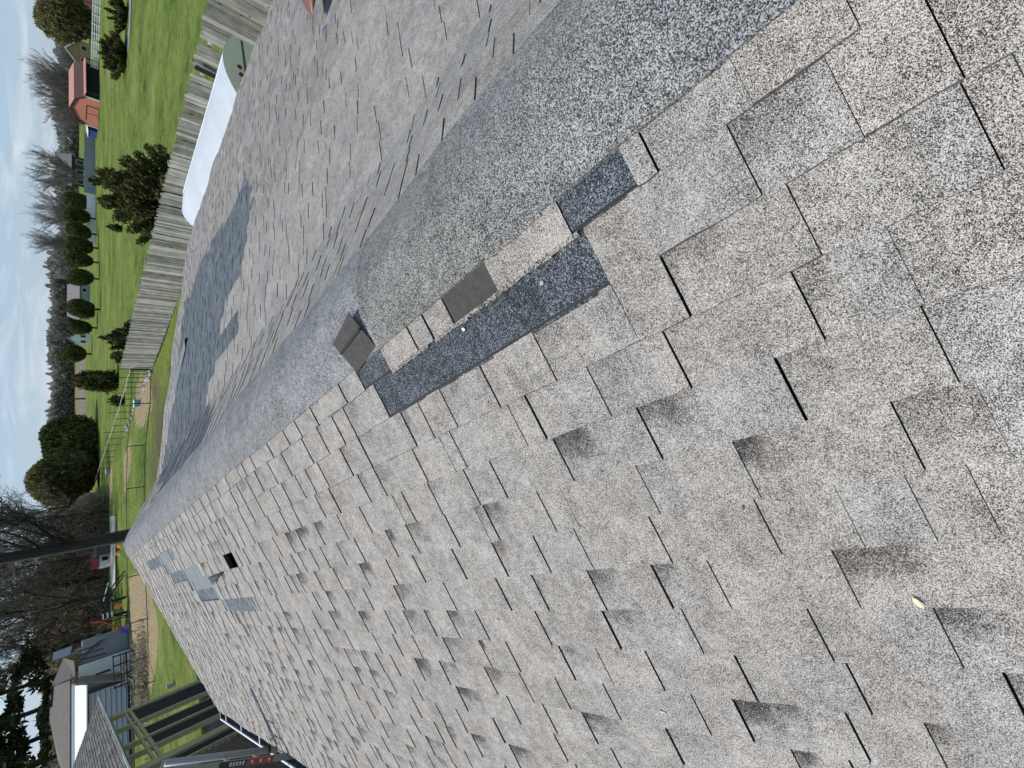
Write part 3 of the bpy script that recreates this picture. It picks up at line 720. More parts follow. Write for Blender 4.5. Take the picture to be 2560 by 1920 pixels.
pp('post', 'olive_paint', MB().bb((PX-.09, -PX*3.72-.05, 0), (PX+.05, -PX*3.72+.05, z_beam)))
pp('beam', 'olive_paint', MB().bb((PX-.12, 15.2, z_beam), (PX+.07, yp[0]+.15, z_trim-.03)))
for za, zb in ((z_head+.03, z_head+.10), (z_head-.13, z_head-.04)): pp('rail', 'olive_paint', MB().bb((PX-.06, yp[4]+.14, za), (PX+.03, yp[0]-.15, zb)))
for i, (fa, fb) in enumerate(((0., 1.), (0., .55), (0., 1.))):
    y0, y1 = yp[i+1]+.06, yp[i]-.07; a, b = y0+(y1-y0)*fa, y0+(y1-y0)*fb
    pp('screen_panel', 'screen_black', MB().bb((PX-.03, a, .1), (PX-.02, b, z_head-.13)))
    if fb < 1: pp('mullion', 'olive_paint', MB().bb((PX-.05, b, .1), (PX+.01, b+.05, z_head-.13)))
pp('screen_panel', 'screen_black', MB().bb((PX-.03, -PX*3.72+.05, .1), (PX-.02, yp[4]-.14, z_head)))
# brick wall closest to us: bricks one by one
bw = pp('brick_wall', 'mortar', MB().bb((PX-.14, 9.2, 0), (PX-.012, -PX*3.72-.05, z_beam)))
bme = MB().box((0, 0, 0), (.03, .205, .062)); bsh = bme.build('brick', 'brick_dark', bw); first = True
rows = []
zc = 2.3
nbk = 0
while zc > .45 and nbk < 290:
    y = 10.0+(.11 if int(zc/.075) % 2 else 0)
    while y < -PX*3.72-.18 and nbk < 290:
        P = proj((PX, y, zc))
        if P[1] < 1935 and P[0] > 500:
            if first: o = bsh; first = False
            else: o = bsh.copy(); link(o, bw)
            o.location = (-.012+rnd.uniform(-.003, .003), y-22, zc); nbk += 1
        y += .22
    zc -= .075
# porch roof
q = [(PX+.30, 13.5, z_trim), (PX+.30, 32.4, z_trim)]
xr_ = PX-6.; zr_ = z_trim+6.3*.35
rf = pp('roof', 'granule_porch', MB().slab([(PX+.30, 13.5, z_trim), (PX+.30, 32.4, z_trim), (xr_, 32.4, zr_), (xr_, 13.5, zr_)], .06))
pcs = []
sv = PIECES; PIECES = []
for k in range(44):
    xa = PX+.30-.14*k
    y = 13.5
    while y < 32.4:
        y1 = min(32.4, y+rnd.uniform(.25, .6)); zf = lambda x: z_trim+(PX+.30-x)*.35
        h = rnd.choice([.004, .012]); t = rnd.uniform(.55, 1.35); vs = [(xa+.01, y, zf(xa)+h+.006), (xa+.01, y1, zf(xa)+h+.006), (xa-.16, y1, zf(xa-.16)+.002), (xa-.16, y, zf(xa-.16)+.002), (xa+.01, y, zf(xa)-.02), (xa+.01, y1, zf(xa)-.02)]
        PIECES.append((vs, [(0, 1, 2, 3), (4, 5, 1, 0), (0, 3, 4), (1, 5, 2)], [(0, 0), (1, 0), (1, 1), (0, 1), (0, 0), (1, 0)], (t, t*.99, t*.97, .4), 'granule_porch', (0, 0), 0)); y = y1
me = piece_mesh('shingle_field', PIECES, (PX, 22, 0)); PIECES = sv
tag(link(bpy.data.objects.new('shingle_field', me), porch), kind='stuff')
pp('fascia', 'white_paint', MB().bb((PX+.285, 16.2, z_trim-.03), (PX+.315, 32.4, z_trim+.015)))
pp('soffit', 'olive_paint', MB().bb((PX-.1, 13.5, z_trim-.05), (PX+.28, 32.3, z_trim-.032)))
pp('floor', 'deck_wood', MB().bb((PX-4.6, 15.2, .02), (PX-.1, yp[0], .10)))
for y in (yp[0], yp[2], yp[4]): pp('post', 'olive_paint', MB().bb((PX-4.7, y-.06, 0), (PX-4.58, y+.06, z_beam)))
pp('gable_panel', 'olive_paint', MB().slab([(PX-5.9, 13.6, z_trim-.05), (PX+.2, 13.6, z_trim-.05), (PX-5.9, 13.6, zr_-.1)], .03))
# downspout stub beside the porch
dsp = on_z(433, 1712); 
tag(MB().bb((dsp[0]-.10, dsp[1]-.12, 0), (dsp[0]+.10, dsp[1]+.12, .32)).build('utility_box', 'wall_grey', None, origin=(dsp[0], dsp[1], 0)), 'small pale grey box on the grass at the porch corner', 'utility box')

# ================================================================== BOARD FENCE (right of the house)
FX = 15.6
fence = empty('board_fence', (FX, 24, 0), 0, 'long weathered board fence with a few missing pickets', 'fence')
bmeshes = []
for i in range(6):
    r = random.Random(40+i); h = 1.80+r.uniform(-.03, .03); w = .1465; mb = MB()
    prof = [(0, -w/2, 0), (0, w/2, 0), (0, w/2, h-.05), (0, w/2-.035, h), (0, -w/2+.035, h), (0, -w/2, h-.05)]
    if i % 2: prof = [(0, -w/2, 0), (0, w/2, 0), (0, w/2-.01, h-.10), (0, .01, h+.02), (0, -w/2+.01, h-.08)]
    mb.prism(prof, (-.009, 0, 0), (.009, 0, 0)); o = mb.build('board', 'weathered_wood', fence); bmeshes.append(o)
yb = 38.9; kb = 0; GAPB = [on_x(495, 98, FX)[1], on_x(465, 166, FX)[1]]
while yb > 8.0 and kb < 240:
    o = bmeshes[kb] if kb < 6 else link(bmeshes[kb % 6].copy(), fence)
    if any(abs(yb-g) < .09 for g in GAPB): yb -= .147
    o.location = (rnd.uniform(-.012, .012)-.02*(kb % 3 == 0), yb-24, rnd.uniform(-.03, .03)); o.rotation_euler = (rnd.uniform(-.0035, .0035), rnd.uniform(-.010, .010), rnd.uniform(-.04, .04))
    yb -= .147+rnd.uniform(-.004, .006); kb += 1
for z in (.35, .95, 1.5): hb = MB().bb((.012, yb-24, z-.045), (.05, 14.9, z+.045)).build('rail', 'weathered_wood', fence)
y = 38.8
while y > 8: MB().bb((.05, y-24-.05, 0), (.15, y-24+.05, 1.82)).build('post', 'weathered_wood', fence); y -= 2.4
lb_ = MB().bb((-.015, -.07, 0), (.015, .07, 1.75)).build('loose_board', 'rubber_black'); g = GAPB[1]
lb_.location = (FX-.06, g-.05, 0); lb_.rotation_euler = (.10, -.05, .1); tag(lb_, 'dark loose board leaning in a gap of the fence', 'board')

# ================================================================== CARGO TRAILER
TS = .58; tx0, tx1 = 16.7*TS, 19.95*TS; ty0, ty1 = 13.85*TS, 22.2*TS; tz = CAMZ-4.7*TS
trl = empty('cargo_trailer', ((tx0+tx1)/2, (ty0+ty1)/2, 0), 0, 'white roofed enclosed cargo trailer parked between house and fence', 'trailer')
to = ((tx0+tx1)/2, (ty0+ty1)/2, 0)
def tp(name, mat, mb, sm=False, parent=trl): o = mb.build(name, mat, parent, sm, origin=to); o.location = (0, 0, 0); return o
def tprof(y, dz=0.): return [(tx0+(tx1-tx0)*t, y, tz+dz+.26*math.sin(math.pi*min(1, max(0, t)))**.8-.02) for t in [i/12 for i in range(13)]]
rb = MB(); A, B = tprof(ty0, .02), tprof(ty1, .02)
nose = [((tx0+tx1)/2+(p[0]-(tx0+tx1)/2)*.55, ty1+.62, p[2]-.06) for p in B]
n = len(A); rb.add(A+B+nose, [(i, i+1, n+i+1, n+i) for i in range(n-1)]+[(n+i, n+i+1, 2*n+i+1, 2*n+i) for i in range(n-1)])
rb.add([(p[0], p[1], p[2]-.03) for p in A]+A, [(i+1, i, n+i, n+i+1) for i in range(n-1)])
rfo = tp('roof', 'white_metal', rb, True)
sm_ = MB(); pk = A[7], B[7]; sm_.slab([(A[7][0]-.02, ty0, A[7][2]+.006), (A[7][0]+.015, ty0, A[7][2]+.006), (B[7][0]+.015, ty1, B[7][2]+.006), (B[7][0]-.015, ty1, B[7][2]+.006)], .01)
tp('roof_seam', 'bright_roof', sm_)
R_ = tprof(ty0+.03); tp('rear_wall', 'trailer_beige', MB().slab([(p[0], ty0+.02, p[2]) for p in R_]+[(tx1, ty0+.02, .55), (tx0, ty0+.02, .55)], .03))
tp('side_wall', 'trailer_beige', MB().bb((tx0+.005, ty0+.06, .55), (tx0+.03, ty1, tz-.02))); tp('side_wall', 'trailer_beige', MB().bb((tx1-.03, ty0+.06, .55), (tx1-.005, ty1, tz-.02)))
tp('front_wall', 'trailer_beige', MB().slab([(tx0, ty1, .55), (nose[0][0], ty1+.6, .55), (nose[0][0], ty1+.6, tz-.1), (tx0, ty1, tz-.02)], .02).slab([(nose[0][0], ty1+.6, .55), (nose[-1][0], ty1+.6, .55), (nose[-1][0], ty1+.6, tz-.1), (nose[0][0], ty1+.6, tz-.1)], .02))
tp('door_opening', 'rubber_black', MB().bb((tx0+.35, ty0+.005, .6), (tx1-.14, ty0+.016, tz-.29)))
tp('door_header', 'trim_dark', MB().bb((tx0+.10, ty0-.012, tz-.20), (tx1-.04, ty0+.012, tz-.15)))
tp('door_panel', 'alu_grey', MB().bb((tx0+.14, ty0-.004, tz-.275), (tx1-.10, ty0+.010, tz-.205)))
for i in range(3):
    c_ = tx0+.50+.22*i; tp('marker_lamp', 'lamp_red', MB().tube([(c_, ty0+.015, tz-.08+.012*i), (c_, ty0-.04, tz-.08+.012*i)], [.052, .045], 10))
tp('hinge', 'rubber_black', MB().bb((tx1-.13, ty0-.02, tz-.62), (tx1-.07, ty0, tz-.46)))
for x in (tx0-.09, tx1+.09): tp('wheel', 'rubber_black', MB().tube([(x-.1, (ty0+ty1)/2, .33), (x+.1, (ty0+ty1)/2, .33)], .33, 16))

# ================================================================== VEGETATION GENERATORS
def bare_segs(seed, h, r0, spread=.5, levels=5, fan=True, first=.22, upb=.25):
    R = random.Random(seed); S = [[], []]
    def grow(p, d, L, r, lev):
        k = 4 if lev < 2 else 3; q = p
        for i in range(k):
            dd = (d+Vector((R.gauss(0, .13), R.gauss(0, .13), R.gauss(0, .07)+upb*.12))).normalized()
            e = q+dd*(L/k); ra, rb_ = r*(1-.55*i/k), r*(1-.55*(i+1)/k)
            S[0 if lev <= 1 else 1].append((np.array(q), np.array(e), ra, rb_))
            if lev < levels:
                for c in range(2 if lev >= 1 else (0 if i == 0 else 3)):
                    t = R.random(); s = q.lerp(e, t); a = R.uniform(0, 2*math.pi)
                    o = dd.orthogonal().normalized(); o.rotate(Matrix.Rotation(a, 3, dd))
                    w = spread*R.uniform(.6, 1.25); nd_ = (dd*(1-w*.5)+o*w+Vector((0, 0, upb))).normalized()
                    grow(s, nd_, L*R.uniform(.42, .62), rb_*.58, lev+1)
            q, d = e, dd
    grow(Vector((0, 0, 0)), Vector((0, 0, 1)), h*.62, r0, 0)
    return S
def crown_pts(rng, n, rx, ry, rz_, z0, shell=.55, lumps=9, lump=.22):
    d = rng.normal(size=(n, 3)); d /= np.linalg.norm(d, axis=1)[:, None]
    r = shell+(1-shell)*rng.uniform(0, 1, n)**.5
    L = rng.normal(size=(lumps, 3)); L /= np.linalg.norm(L, axis=1)[:, None]; am = rng.uniform(-1, 1, lumps)
    r = r*(1+lump*(am[None]*np.maximum(0, d@L.T)**4).sum(1))
    P = d*r[:, None]*np.array([rx, ry, rz_]); P[:, 2] += z0
    return P, r
def copy_tree(root, name=None):
    c = root.copy(); C.objects.link(c)
    for ch in root.children:
        k = ch.copy(); C.objects.link(k); k.parent = c; k.matrix_parent_inverse = ch.matrix_parent_inverse
    return c

# ---- oval clipped evergreens along the pasture edge
def make_oval(seed):
    rng = np.random.default_rng(seed); r = empty('oval_tree')
    P, rr = crown_pts(rng, 6800, 1.34, 1.34, 1.75, 2.35, .72, 14, .16); P[:, 2] = np.maximum(P[:, 2], .75+.25*rng.uniform(0, 1, len(P)))
    w = 1+.16*np.clip((P[:, 2]-2.2)/1.4, -1, 1); P[:, :2] *= w[:, None]
    P[:, 2] = np.minimum(P[:, 2], 3.75+rng.uniform(0, .25, len(P)))
    V, Q, T = leaves(P, .17, rng, 1.6, 2.2); mesh_obj('crown', arr_mesh('crown', V, Q, 'clipped_evergreen', T), r)
    S = []
    for i in range(6):
        a = i*1.05; p = np.array([0, 0, .55]); S.append((p, np.array([.55*math.cos(a), .55*math.sin(a), 1.5]), .09, .04))
    S.append((np.array([0, 0, -.1]), np.array([0, 0, .6]), .17, .15)); mesh_obj('trunk', segs_mesh('trunk', S, 'bark_dark', 6), r)
    return r
ovals = [make_oval(i) for i in (1, 2, 3)]
row = [(514, 237), (548, 240), (587, 242), (621, 245), (657, 247), (698, 248), (774, 250), (820, 243), (885, 229)]
ordn = ['topmost', 'second from the top', 'third from the top', 'fourth from the top', 'fifth from the top', 'sixth from the top', 'seventh from the top', 'eighth from the top', 'lowest']
for i, (sy, sx) in enumerate(row):
    o = ovals[i] if i < 3 else copy_tree(ovals[i % 3]); p = on_z(sx, sy); rr_ = math.hypot(p[0], p[1])
    o.location = p; s_ = rr_/112.*1.02*(.95+.1*rnd.random()); o.scale = (s_*(1.08 if i > 5 else .98),)*2+(s_,); o.rotation_euler = (0, 0, rnd.uniform(0, 6))
    tag(o, 'clipped oval evergreen on dark trunk, %s in the pasture row' % ordn[i], 'tree', 'clipped evergreens in a row across the pasture')

# ---- bare winter trees
def bare_tree(seed, h, r0, mat_t, mat_c, spread=.5, levels=4, upb=.25, sides=3):
    S = bare_segs(seed, h, r0, spread, levels, upb=upb); r = empty('bare_tree')
    tr = [(a, b, max(x, .012), max(y, .012)) for a, b, x, y in S[0]]; tw = [(a, b, max(x, .020), max(y, .014)) for a, b, x, y in S[1]]
    mesh_obj('trunk', segs_mesh('trunk', tr, mat_t, 6), r); mesh_obj('crown', segs_mesh('crown', tw, mat_c, sides), r); r['h'] = float(max(b[2] for a, b, x, y in S[1])); return r
def fan_tree(seed, h=12.):
    R = random.Random(seed); tr = []; tw = []
    tr.append((np.array([0, 0, 0.]), np.array([0, 0, h*.16]), .22, .19))
    def limb(p, d, L, r, lev):
        n = 6 if lev == 0 else 4; q = p
        for i in range(n):
            d = d+np.array([R.gauss(0, .07), R.gauss(0, .07), .03]); d = d/np.linalg.norm(d); e = q+d*L/n
            (tr if lev == 0 else tw).append((q, e, max(r*(1-i/n), .012), max(r*(1-(i+1)/n), .009)))
            if lev < 3 and (i > 0 or lev > 0):
                for c in range(3 if lev < 2 else 2):
                    o = np.array([R.gauss(0, 1), R.gauss(0, 1), R.gauss(.1, .5)]); o /= np.linalg.norm(o); k = d+o*R.uniform(.30, .62); k /= np.linalg.norm(k)
                    limb(q+(e-q)*R.random(), k, L*R.uniform(.28, .46), r*.42*(1-i/n)+.006, lev+1)
            q = e
    for i in range(9):
        a = i*2.4+R.uniform(-.4, .4); sp = R.uniform(.08, .62); d = np.array([math.cos(a)*sp, math.sin(a)*sp, 1.]); d /= np.linalg.norm(d)
        limb(np.array([0, 0, h*R.uniform(.07, .17)]), d, h*R.uniform(.70, .86), .10, 0)
    r = empty('bare_tree'); mesh_obj('trunk', segs_mesh('trunk', tr, 'bark_grey', 5), r); mesh_obj('crown', segs_mesh('crown', tw, 'twig_grey', 3), r); r['h'] = float(max(b[2] for a, b, x, y in tw+tr)); return r
GB = [fan_tree(70+i) for i in range(3)]
gused = set()
def put_bare(protos, j, sx, sy, r, top_sx, label, group, wid=1.):
    o = protos[j] if j not in gused or protos is not GB else copy_tree(protos[j])
    if protos is GB: gused.add(j)
    p = polar(sx, sy, r); zt_ = on_r(top_sx, sy, r)[2]; o.location = p; s = zt_/o['h']; o.scale = (s*wid, s*wid, s); o.rotation_euler = (0, 0, rnd.uniform(0, 6))
    return tag(o, label, 'tree', group)
for j, sy, r, top, lb, wd in ((0, 222, 155, 42, 'tall bare grey tree directly behind the orange barn', 1.25), (1, 268, 158, 58, 'bare grey tree behind the barn gable, second of the pair', 1.2), (2, 316, 165, 105, 'low spreading bare tree left of the barn gable', 1.25),
        (1, 452, 150, 48, 'wide bare tree in front of the dark house beyond the pasture', 1.25), (2, 545, 160, 40, 'broad bare tree behind the middle of the oval tree row', 1.25), (0, 622, 165, 42, 'bare tree with open fan of branches above the fourth oval tree', 1.0),
        (1, 170, 175, 132, 'small bare tree behind the yellow gabled house', 1.1), (0, 10, 165, 130, 'bare tree cut by the top edge behind the red house', 1.1), (2, 666, 260, 128, 'small pale bare tree rising over the wooded hill above the oval row', .9),
        (0, 806, 300, 122, 'thin bare tree on the wooded skyline above the grey roofed house', .9), (1, 845, 300, 122, 'thin bare tree on the skyline over the white gabled house', .9), (2, 1105, 140, 92, 'pale bare tree behind the two big rounded cedars', .95)):
    put_bare(GB, j, 235, sy, r, top, lb, 'bare winter trees across the pasture', wd)

# ---- the near big tree beyond the gable and the wood on the left
def big_tree(name, seed, h, r0, pos, label, mt='bark_dark', mc='twig_black', spread=.6, levels=4, upb=.12, thick=1.):
    S = bare_segs(seed, h, r0, spread, levels, upb=upb); r = empty(name, pos, 0, label, 'tree')
    tr = [(a, b, max(x, .012*thick), max(y, .012*thick)) for a, b, x, y in S[0]]; tw = [(a, b, max(x, .013*thick), max(y, .008*thick)) for a, b, x, y in S[1]]
    mesh_obj('trunk', segs_mesh('trunk', tr, mt, 7), r); mesh_obj('crown', segs_mesh('crown', tw, mc, 3), r); return r
pt = polar(325, 1338, 40.); S_ = bare_segs(5, 15, .30, .85, 4, upb=.22)
lift = np.array([0, 0, 8.4]); R0 = random.Random(3)
tr = [(np.array([0, 0, -.2]), np.array([.03, 0, 1.6]), .46, .40), (np.array([.03, 0, 1.6]), np.array([.0, .05, 4.2]), .40, .35), (np.array([0, .05, 4.2]), np.array([.08, 0, 8.45]), .35, .30)]+[(a+lift, b+lift, max(x*1.1, .02), max(y*1.1, .02)) for a, b, x, y in S_[0]]
tw = [(a+lift, b+lift, max(x, .016), max(y, .011)) for a, b, x, y in S_[1]]
for i in range(9):
    z0 = R0.uniform(2.8, 7.5); a = R0.uniform(-.9, .9)-.1; p_ = np.array([0, 0, z0]); d_ = np.array([math.cos(a), math.sin(a), R0.uniform(.5, 1.1)]); d_ /= np.linalg.norm(d_)
    for j in range(7):
        q_ = p_+d_*.75; tr.append((p_, q_, .075*(1-j/8), .075*(1-(j+1)/8)))
        for c_ in range(5):
            e_ = d_+np.array([R0.gauss(0, .6), R0.gauss(0, .6), R0.gauss(.1, .5)]); e_ /= np.linalg.norm(e_); m1_ = p_+e_*R0.uniform(.5, 1.2); tw.append((p_, m1_, .020, .012))
            for c2 in range(2): f_ = e_+np.array([R0.gauss(0, .5), R0.gauss(0, .5), R0.gauss(0, .5)]); tw.append((m1_, m1_+f_*.5, .012, .007))
        p_ = q_; d_ = d_+np.array([R0.gauss(0, .14), R0.gauss(0, .14), R0.gauss(.05, .12)]); d_ /= np.linalg.norm(d_)
nt_ = empty('bare_tree', pt, 0, 'big black bare tree rising behind the far end of the ridge', 'tree')
mesh_obj('trunk', segs_mesh('trunk', tr, 'bark_dark', 8), nt_); mesh_obj('crown', segs_mesh('crown', tw, 'twig_black', 3), nt_)
WOOD = [(1285, 90, 15, 9), (1340, 98, 17, 10), (1395, 88, 16, 11), (1445, 92, 18, 12), (1500, 84, 17, 13), (1545, 96, 18, 14), (1590, 90, 17, 15), (1250, 105, 13, 16)]
wpro = [bare_tree(200+i, 16, .20, 'bark_dark', 'twig_brown', .62, 4, .2) for i in range(3)]
for i, (sy, r, h, sd_i) in enumerate(WOOD):
    o = wpro[i] if i < 3 else copy_tree(wpro[i % 3]); o.location = polar(230, sy, r); s = h/16.; o.scale = (s*1.2, s*1.2, s); o.rotation_euler = (0, 0, i*1.3)
    tag(o, 'brown twiggy woodland tree behind the playset, %s counting down the picture' % ['first', 'second', 'third', 'fourth', 'fifth', 'sixth', 'seventh', 'eighth'][i] if i < 7 else 'small brown twiggy tree at the pasture end of the woodland edge', 'tree', 'woodland trees on the left')
# brush mass under the trees
rng = np.random.default_rng(5)
n = 70000; sy = rng.uniform(1240, 1960, n); r = rng.uniform(88, 125, n)
A_ = np.array([on_r(200, s, 1.)[:2] for s in np.linspace(1240, 1960, 60)]); An = A_/np.linalg.norm(A_, axis=1)[:, None]
ii = (sy-1240)/720*59; lo = ii.astype(int); fr = (ii-lo)[:, None]; D = An[lo]*(1-fr)+An[np.minimum(lo+1, 59)]*fr
hmax = np.interp(sy, [1240, 1290, 1340, 1420, 1500, 1600, 1700, 1960], [2.2, 5.0, 6.5, 7.2, 7.6, 7.0, 6.5, 6.0])
P = np.concatenate([D*r[:, None], (hmax*rng.uniform(0, 1, n)**1.0)[:, None]], 1)
cl = .5+.5*np.sin(P[:, 0]*.9+P[:, 2]*.7)*np.sin(P[:, 1]*.6-P[:, 2]*.9); keep = rng.uniform(0, 1, n) < .35+.65*cl; P = P[keep]
V, Q, T = leaves(P, .17, rng, .9, 7., np.clip(cl[keep]*.6+rng.uniform(-.2, .5, len(P)), 0, 1))
tag(mesh_obj('underbrush', arr_mesh('underbrush', V, Q, 'brush_brown', T)), 'dense brown brush and saplings filling the woodland edge', 'brush', None, 'stuff')
# dark pines at the bottom left corner of the picture
def pine(seed, h):
    rng = np.random.default_rng(seed); r = empty('pine_tree'); S = [(np.array([0, 0, 0.]), np.array([.1, .05, h*.5]), .30, .22), (np.array([.1, .05, h*.5]), np.array([.2, 0, h]), .22, .05)]
    Pl = []
    for i in range(40):
        z = h*rng.uniform(.30, .97); a = rng.uniform(0, 6.28); L = (1-z/h)*4.6+1.0; L *= rng.uniform(.6, 1.1)
        e = np.array([math.cos(a)*L, math.sin(a)*L, z+L*rng.uniform(-.05, .3)]); b0 = np.array([.1, 0, z]); S.append((b0, e, .05, .02))
        k = int(26*L); t = rng.uniform(.35, 1.08, k)[:, None]; Pl.append(b0+(e-b0)*t+rng.normal(size=(k, 3))*np.array([.42, .42, .22])*(.6+.25*L/4))
    P = np.concatenate(Pl); V, Q, T = leaves(P, .34, rng, .5, 2.2); mesh_obj('crown', arr_mesh('crown', V, Q, 'pine_dark', T), r); mesh_obj('trunk', segs_mesh('trunk', S, 'bark_dark', 6), r); return r
pines = [pine(31+i, 19) for i in range(3)]
for i, (sy, r, s, lb) in enumerate(((1660, 84, 1., 'dark pine behind the upper roof corner of the blue grey neighbour house'), (1725, 80, 1.05, 'dark pine behind the ridge vents of the neighbour house'), (1790, 86, 1.1, 'dark pine behind the roof peak of the neighbour house'),
        (1850, 78, 1.0, 'dark pine behind the long brown roof near the bottom left corner'), (1905, 84, 1.1, 'dark pine cut by the bottom left corner of the picture'), (1610, 100, .9, 'dark pine set back between brushwood and neighbour house'))):
    o = pines[i] if i < 3 else copy_tree(pines[i % 3]); o.location = polar(230, sy, r); o.scale = (s,)*3; o.rotation_euler = (0, 0, i*1.1); tag(o, lb, 'tree', 'dark pines behind the neighbour house')

# ---- evergreen shrubs behind the board fence
def juniper(name, seed, pos, rx, ry, h, label, mat='juniper', n=7000, size=.16, group=None, spikes=26):
    rng = np.random.default_rng(seed); r = empty(name, pos, 0, label, 'shrub', group); Pl = []; S = []; T_ = []
    for i in range(spikes):
        a = rng.uniform(0, 6.28); lean = rng.uniform(.0, 1.)**.7; top = np.array([rx*lean*math.cos(a), ry*lean*math.sin(a), h*(1-.62*lean**1.5)*rng.uniform(.72, 1.05)]); b0 = np.array([.12*rx*math.cos(a), .12*ry*math.sin(a), .02*h])
        S.append((b0, b0+(top-b0)*.85, .035*h/3, .01)); k = n//spikes; t = rng.uniform(.12, 1.0, k)[:, None]; w = (.30*(1-t)+.05)*h*.42
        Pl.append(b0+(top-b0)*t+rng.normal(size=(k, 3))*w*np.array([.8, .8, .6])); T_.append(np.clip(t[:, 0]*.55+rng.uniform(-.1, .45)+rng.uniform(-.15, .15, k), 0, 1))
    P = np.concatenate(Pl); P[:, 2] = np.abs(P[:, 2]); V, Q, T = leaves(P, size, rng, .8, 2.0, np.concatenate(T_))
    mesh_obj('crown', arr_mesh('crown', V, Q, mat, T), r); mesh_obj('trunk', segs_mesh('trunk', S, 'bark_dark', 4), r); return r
def at_ground_behind(sy, x): p = on_x(300, sy, x); return np.array([x, p[1], 0])
juniper('juniper_shrub', 1, at_ground_behind(470, 18.9), 2.7, 3.2, 3.95, 'large dark juniper rising behind the middle of the board fence', n=34000, spikes=64, size=.105)
juniper('juniper_shrub', 2, at_ground_behind(845, 17.6), 1.5, 1.9, 2.9, 'dark juniper clump behind the lower stretch of the board fence', n=13000, size=.10)
juniper('juniper_shrub', 3, at_ground_behind(890, 17.2), 1.2, 1.5, 2.35, 'small dark juniper at the end of the board fence', n=9000, size=.10)
p = on_z(296, 955); juniper('juniper_shrub', 4, p, 1.9, 2.2, 4.3, 'solitary spiky evergreen in the pasture past the fence end', n=14000, spikes=40, size=.13)
p = on_z(315, 148); juniper('round_shrub', 6, p, 2.6, 2.6, 2.2, 'dense dark round shrub in the pasture near the grey path', 'juniper', 15000, .15, spikes=70)
p = on_z(318, 42); juniper('round_shrub', 7, p, 1.9, 2.2, 1.7, 'loose green shrub beside the grey path at the top edge', 'shrub_leaf', 7000, .14)
p = on_z(283, 508); juniper('round_shrub', 8, p, 1.0, 1.0, 1.7, 'small dark cedar beyond the large juniper', 'juniper', 2200, .2)
p = on_z(305, 572); juniper('round_shrub', 9, p, .5, .5, 1.3, 'tiny reddish cedar sapling in the open pasture', 'juniper', 900, .15)
p = on_z(310, 1002); juniper('round_shrub', 10, p, .7, .7, 1.5, 'thin green sapling beside the wire fence rail', 'shrub_leaf', 700, .16)
# big rounded cedars at the pasture end
def cedar(seed, pos, rx, h, label, mat, n=11000):
    rng = np.random.default_rng(seed); r = empty('cedar_tree', pos, 0, label, 'tree'); P, q = crown_pts(rng, n, rx, rx, h*.52, h*.52, .5, 22, .30); P[:, 2] = np.clip(P[:, 2], .2, None)
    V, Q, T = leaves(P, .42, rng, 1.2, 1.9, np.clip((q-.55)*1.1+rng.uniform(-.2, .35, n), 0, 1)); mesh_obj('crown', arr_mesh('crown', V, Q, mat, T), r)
    mesh_obj('trunk', segs_mesh('trunk', [(np.array([0, 0, 0.]), np.array([0, 0, h*.6]), .3, .12)], 'bark_dark', 7), r)
cedar(1, polar(228, 1108, 118), 5.4, 8.6, 'huge rounded dark evergreen above the long black shed', 'clipped_evergreen')
cedar(2, polar(228, 1182, 112), 4.7, 8.2, 'huge rounded yellowish evergreen beside the darker one', 'cedar_brown')
cedar(3, polar(228, 68, 135), 3.7, 7.2, 'brownish green cedar leaning beside the white rail fence', 'cedar_brown', 8000)
# far wooded hills
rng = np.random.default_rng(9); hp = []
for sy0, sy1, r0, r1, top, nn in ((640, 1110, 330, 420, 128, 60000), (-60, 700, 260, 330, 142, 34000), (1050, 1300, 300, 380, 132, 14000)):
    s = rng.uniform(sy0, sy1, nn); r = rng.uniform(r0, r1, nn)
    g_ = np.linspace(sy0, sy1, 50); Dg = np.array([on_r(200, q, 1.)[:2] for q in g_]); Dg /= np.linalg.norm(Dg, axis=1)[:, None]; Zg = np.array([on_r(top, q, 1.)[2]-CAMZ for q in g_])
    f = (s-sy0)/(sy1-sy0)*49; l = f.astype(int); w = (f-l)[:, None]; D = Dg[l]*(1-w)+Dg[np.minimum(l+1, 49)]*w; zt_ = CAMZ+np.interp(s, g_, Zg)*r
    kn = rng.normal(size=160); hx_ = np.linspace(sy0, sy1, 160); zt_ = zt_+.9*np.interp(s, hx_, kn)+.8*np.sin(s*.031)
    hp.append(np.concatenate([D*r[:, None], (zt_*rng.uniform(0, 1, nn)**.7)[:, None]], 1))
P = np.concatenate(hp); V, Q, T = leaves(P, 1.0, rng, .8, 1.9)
tag(mesh_obj('woodland', arr_mesh('woodland', V, Q, 'far_wood', T)), 'hazy grey green wooded hills along the horizon', 'woods', None, 'stuff')

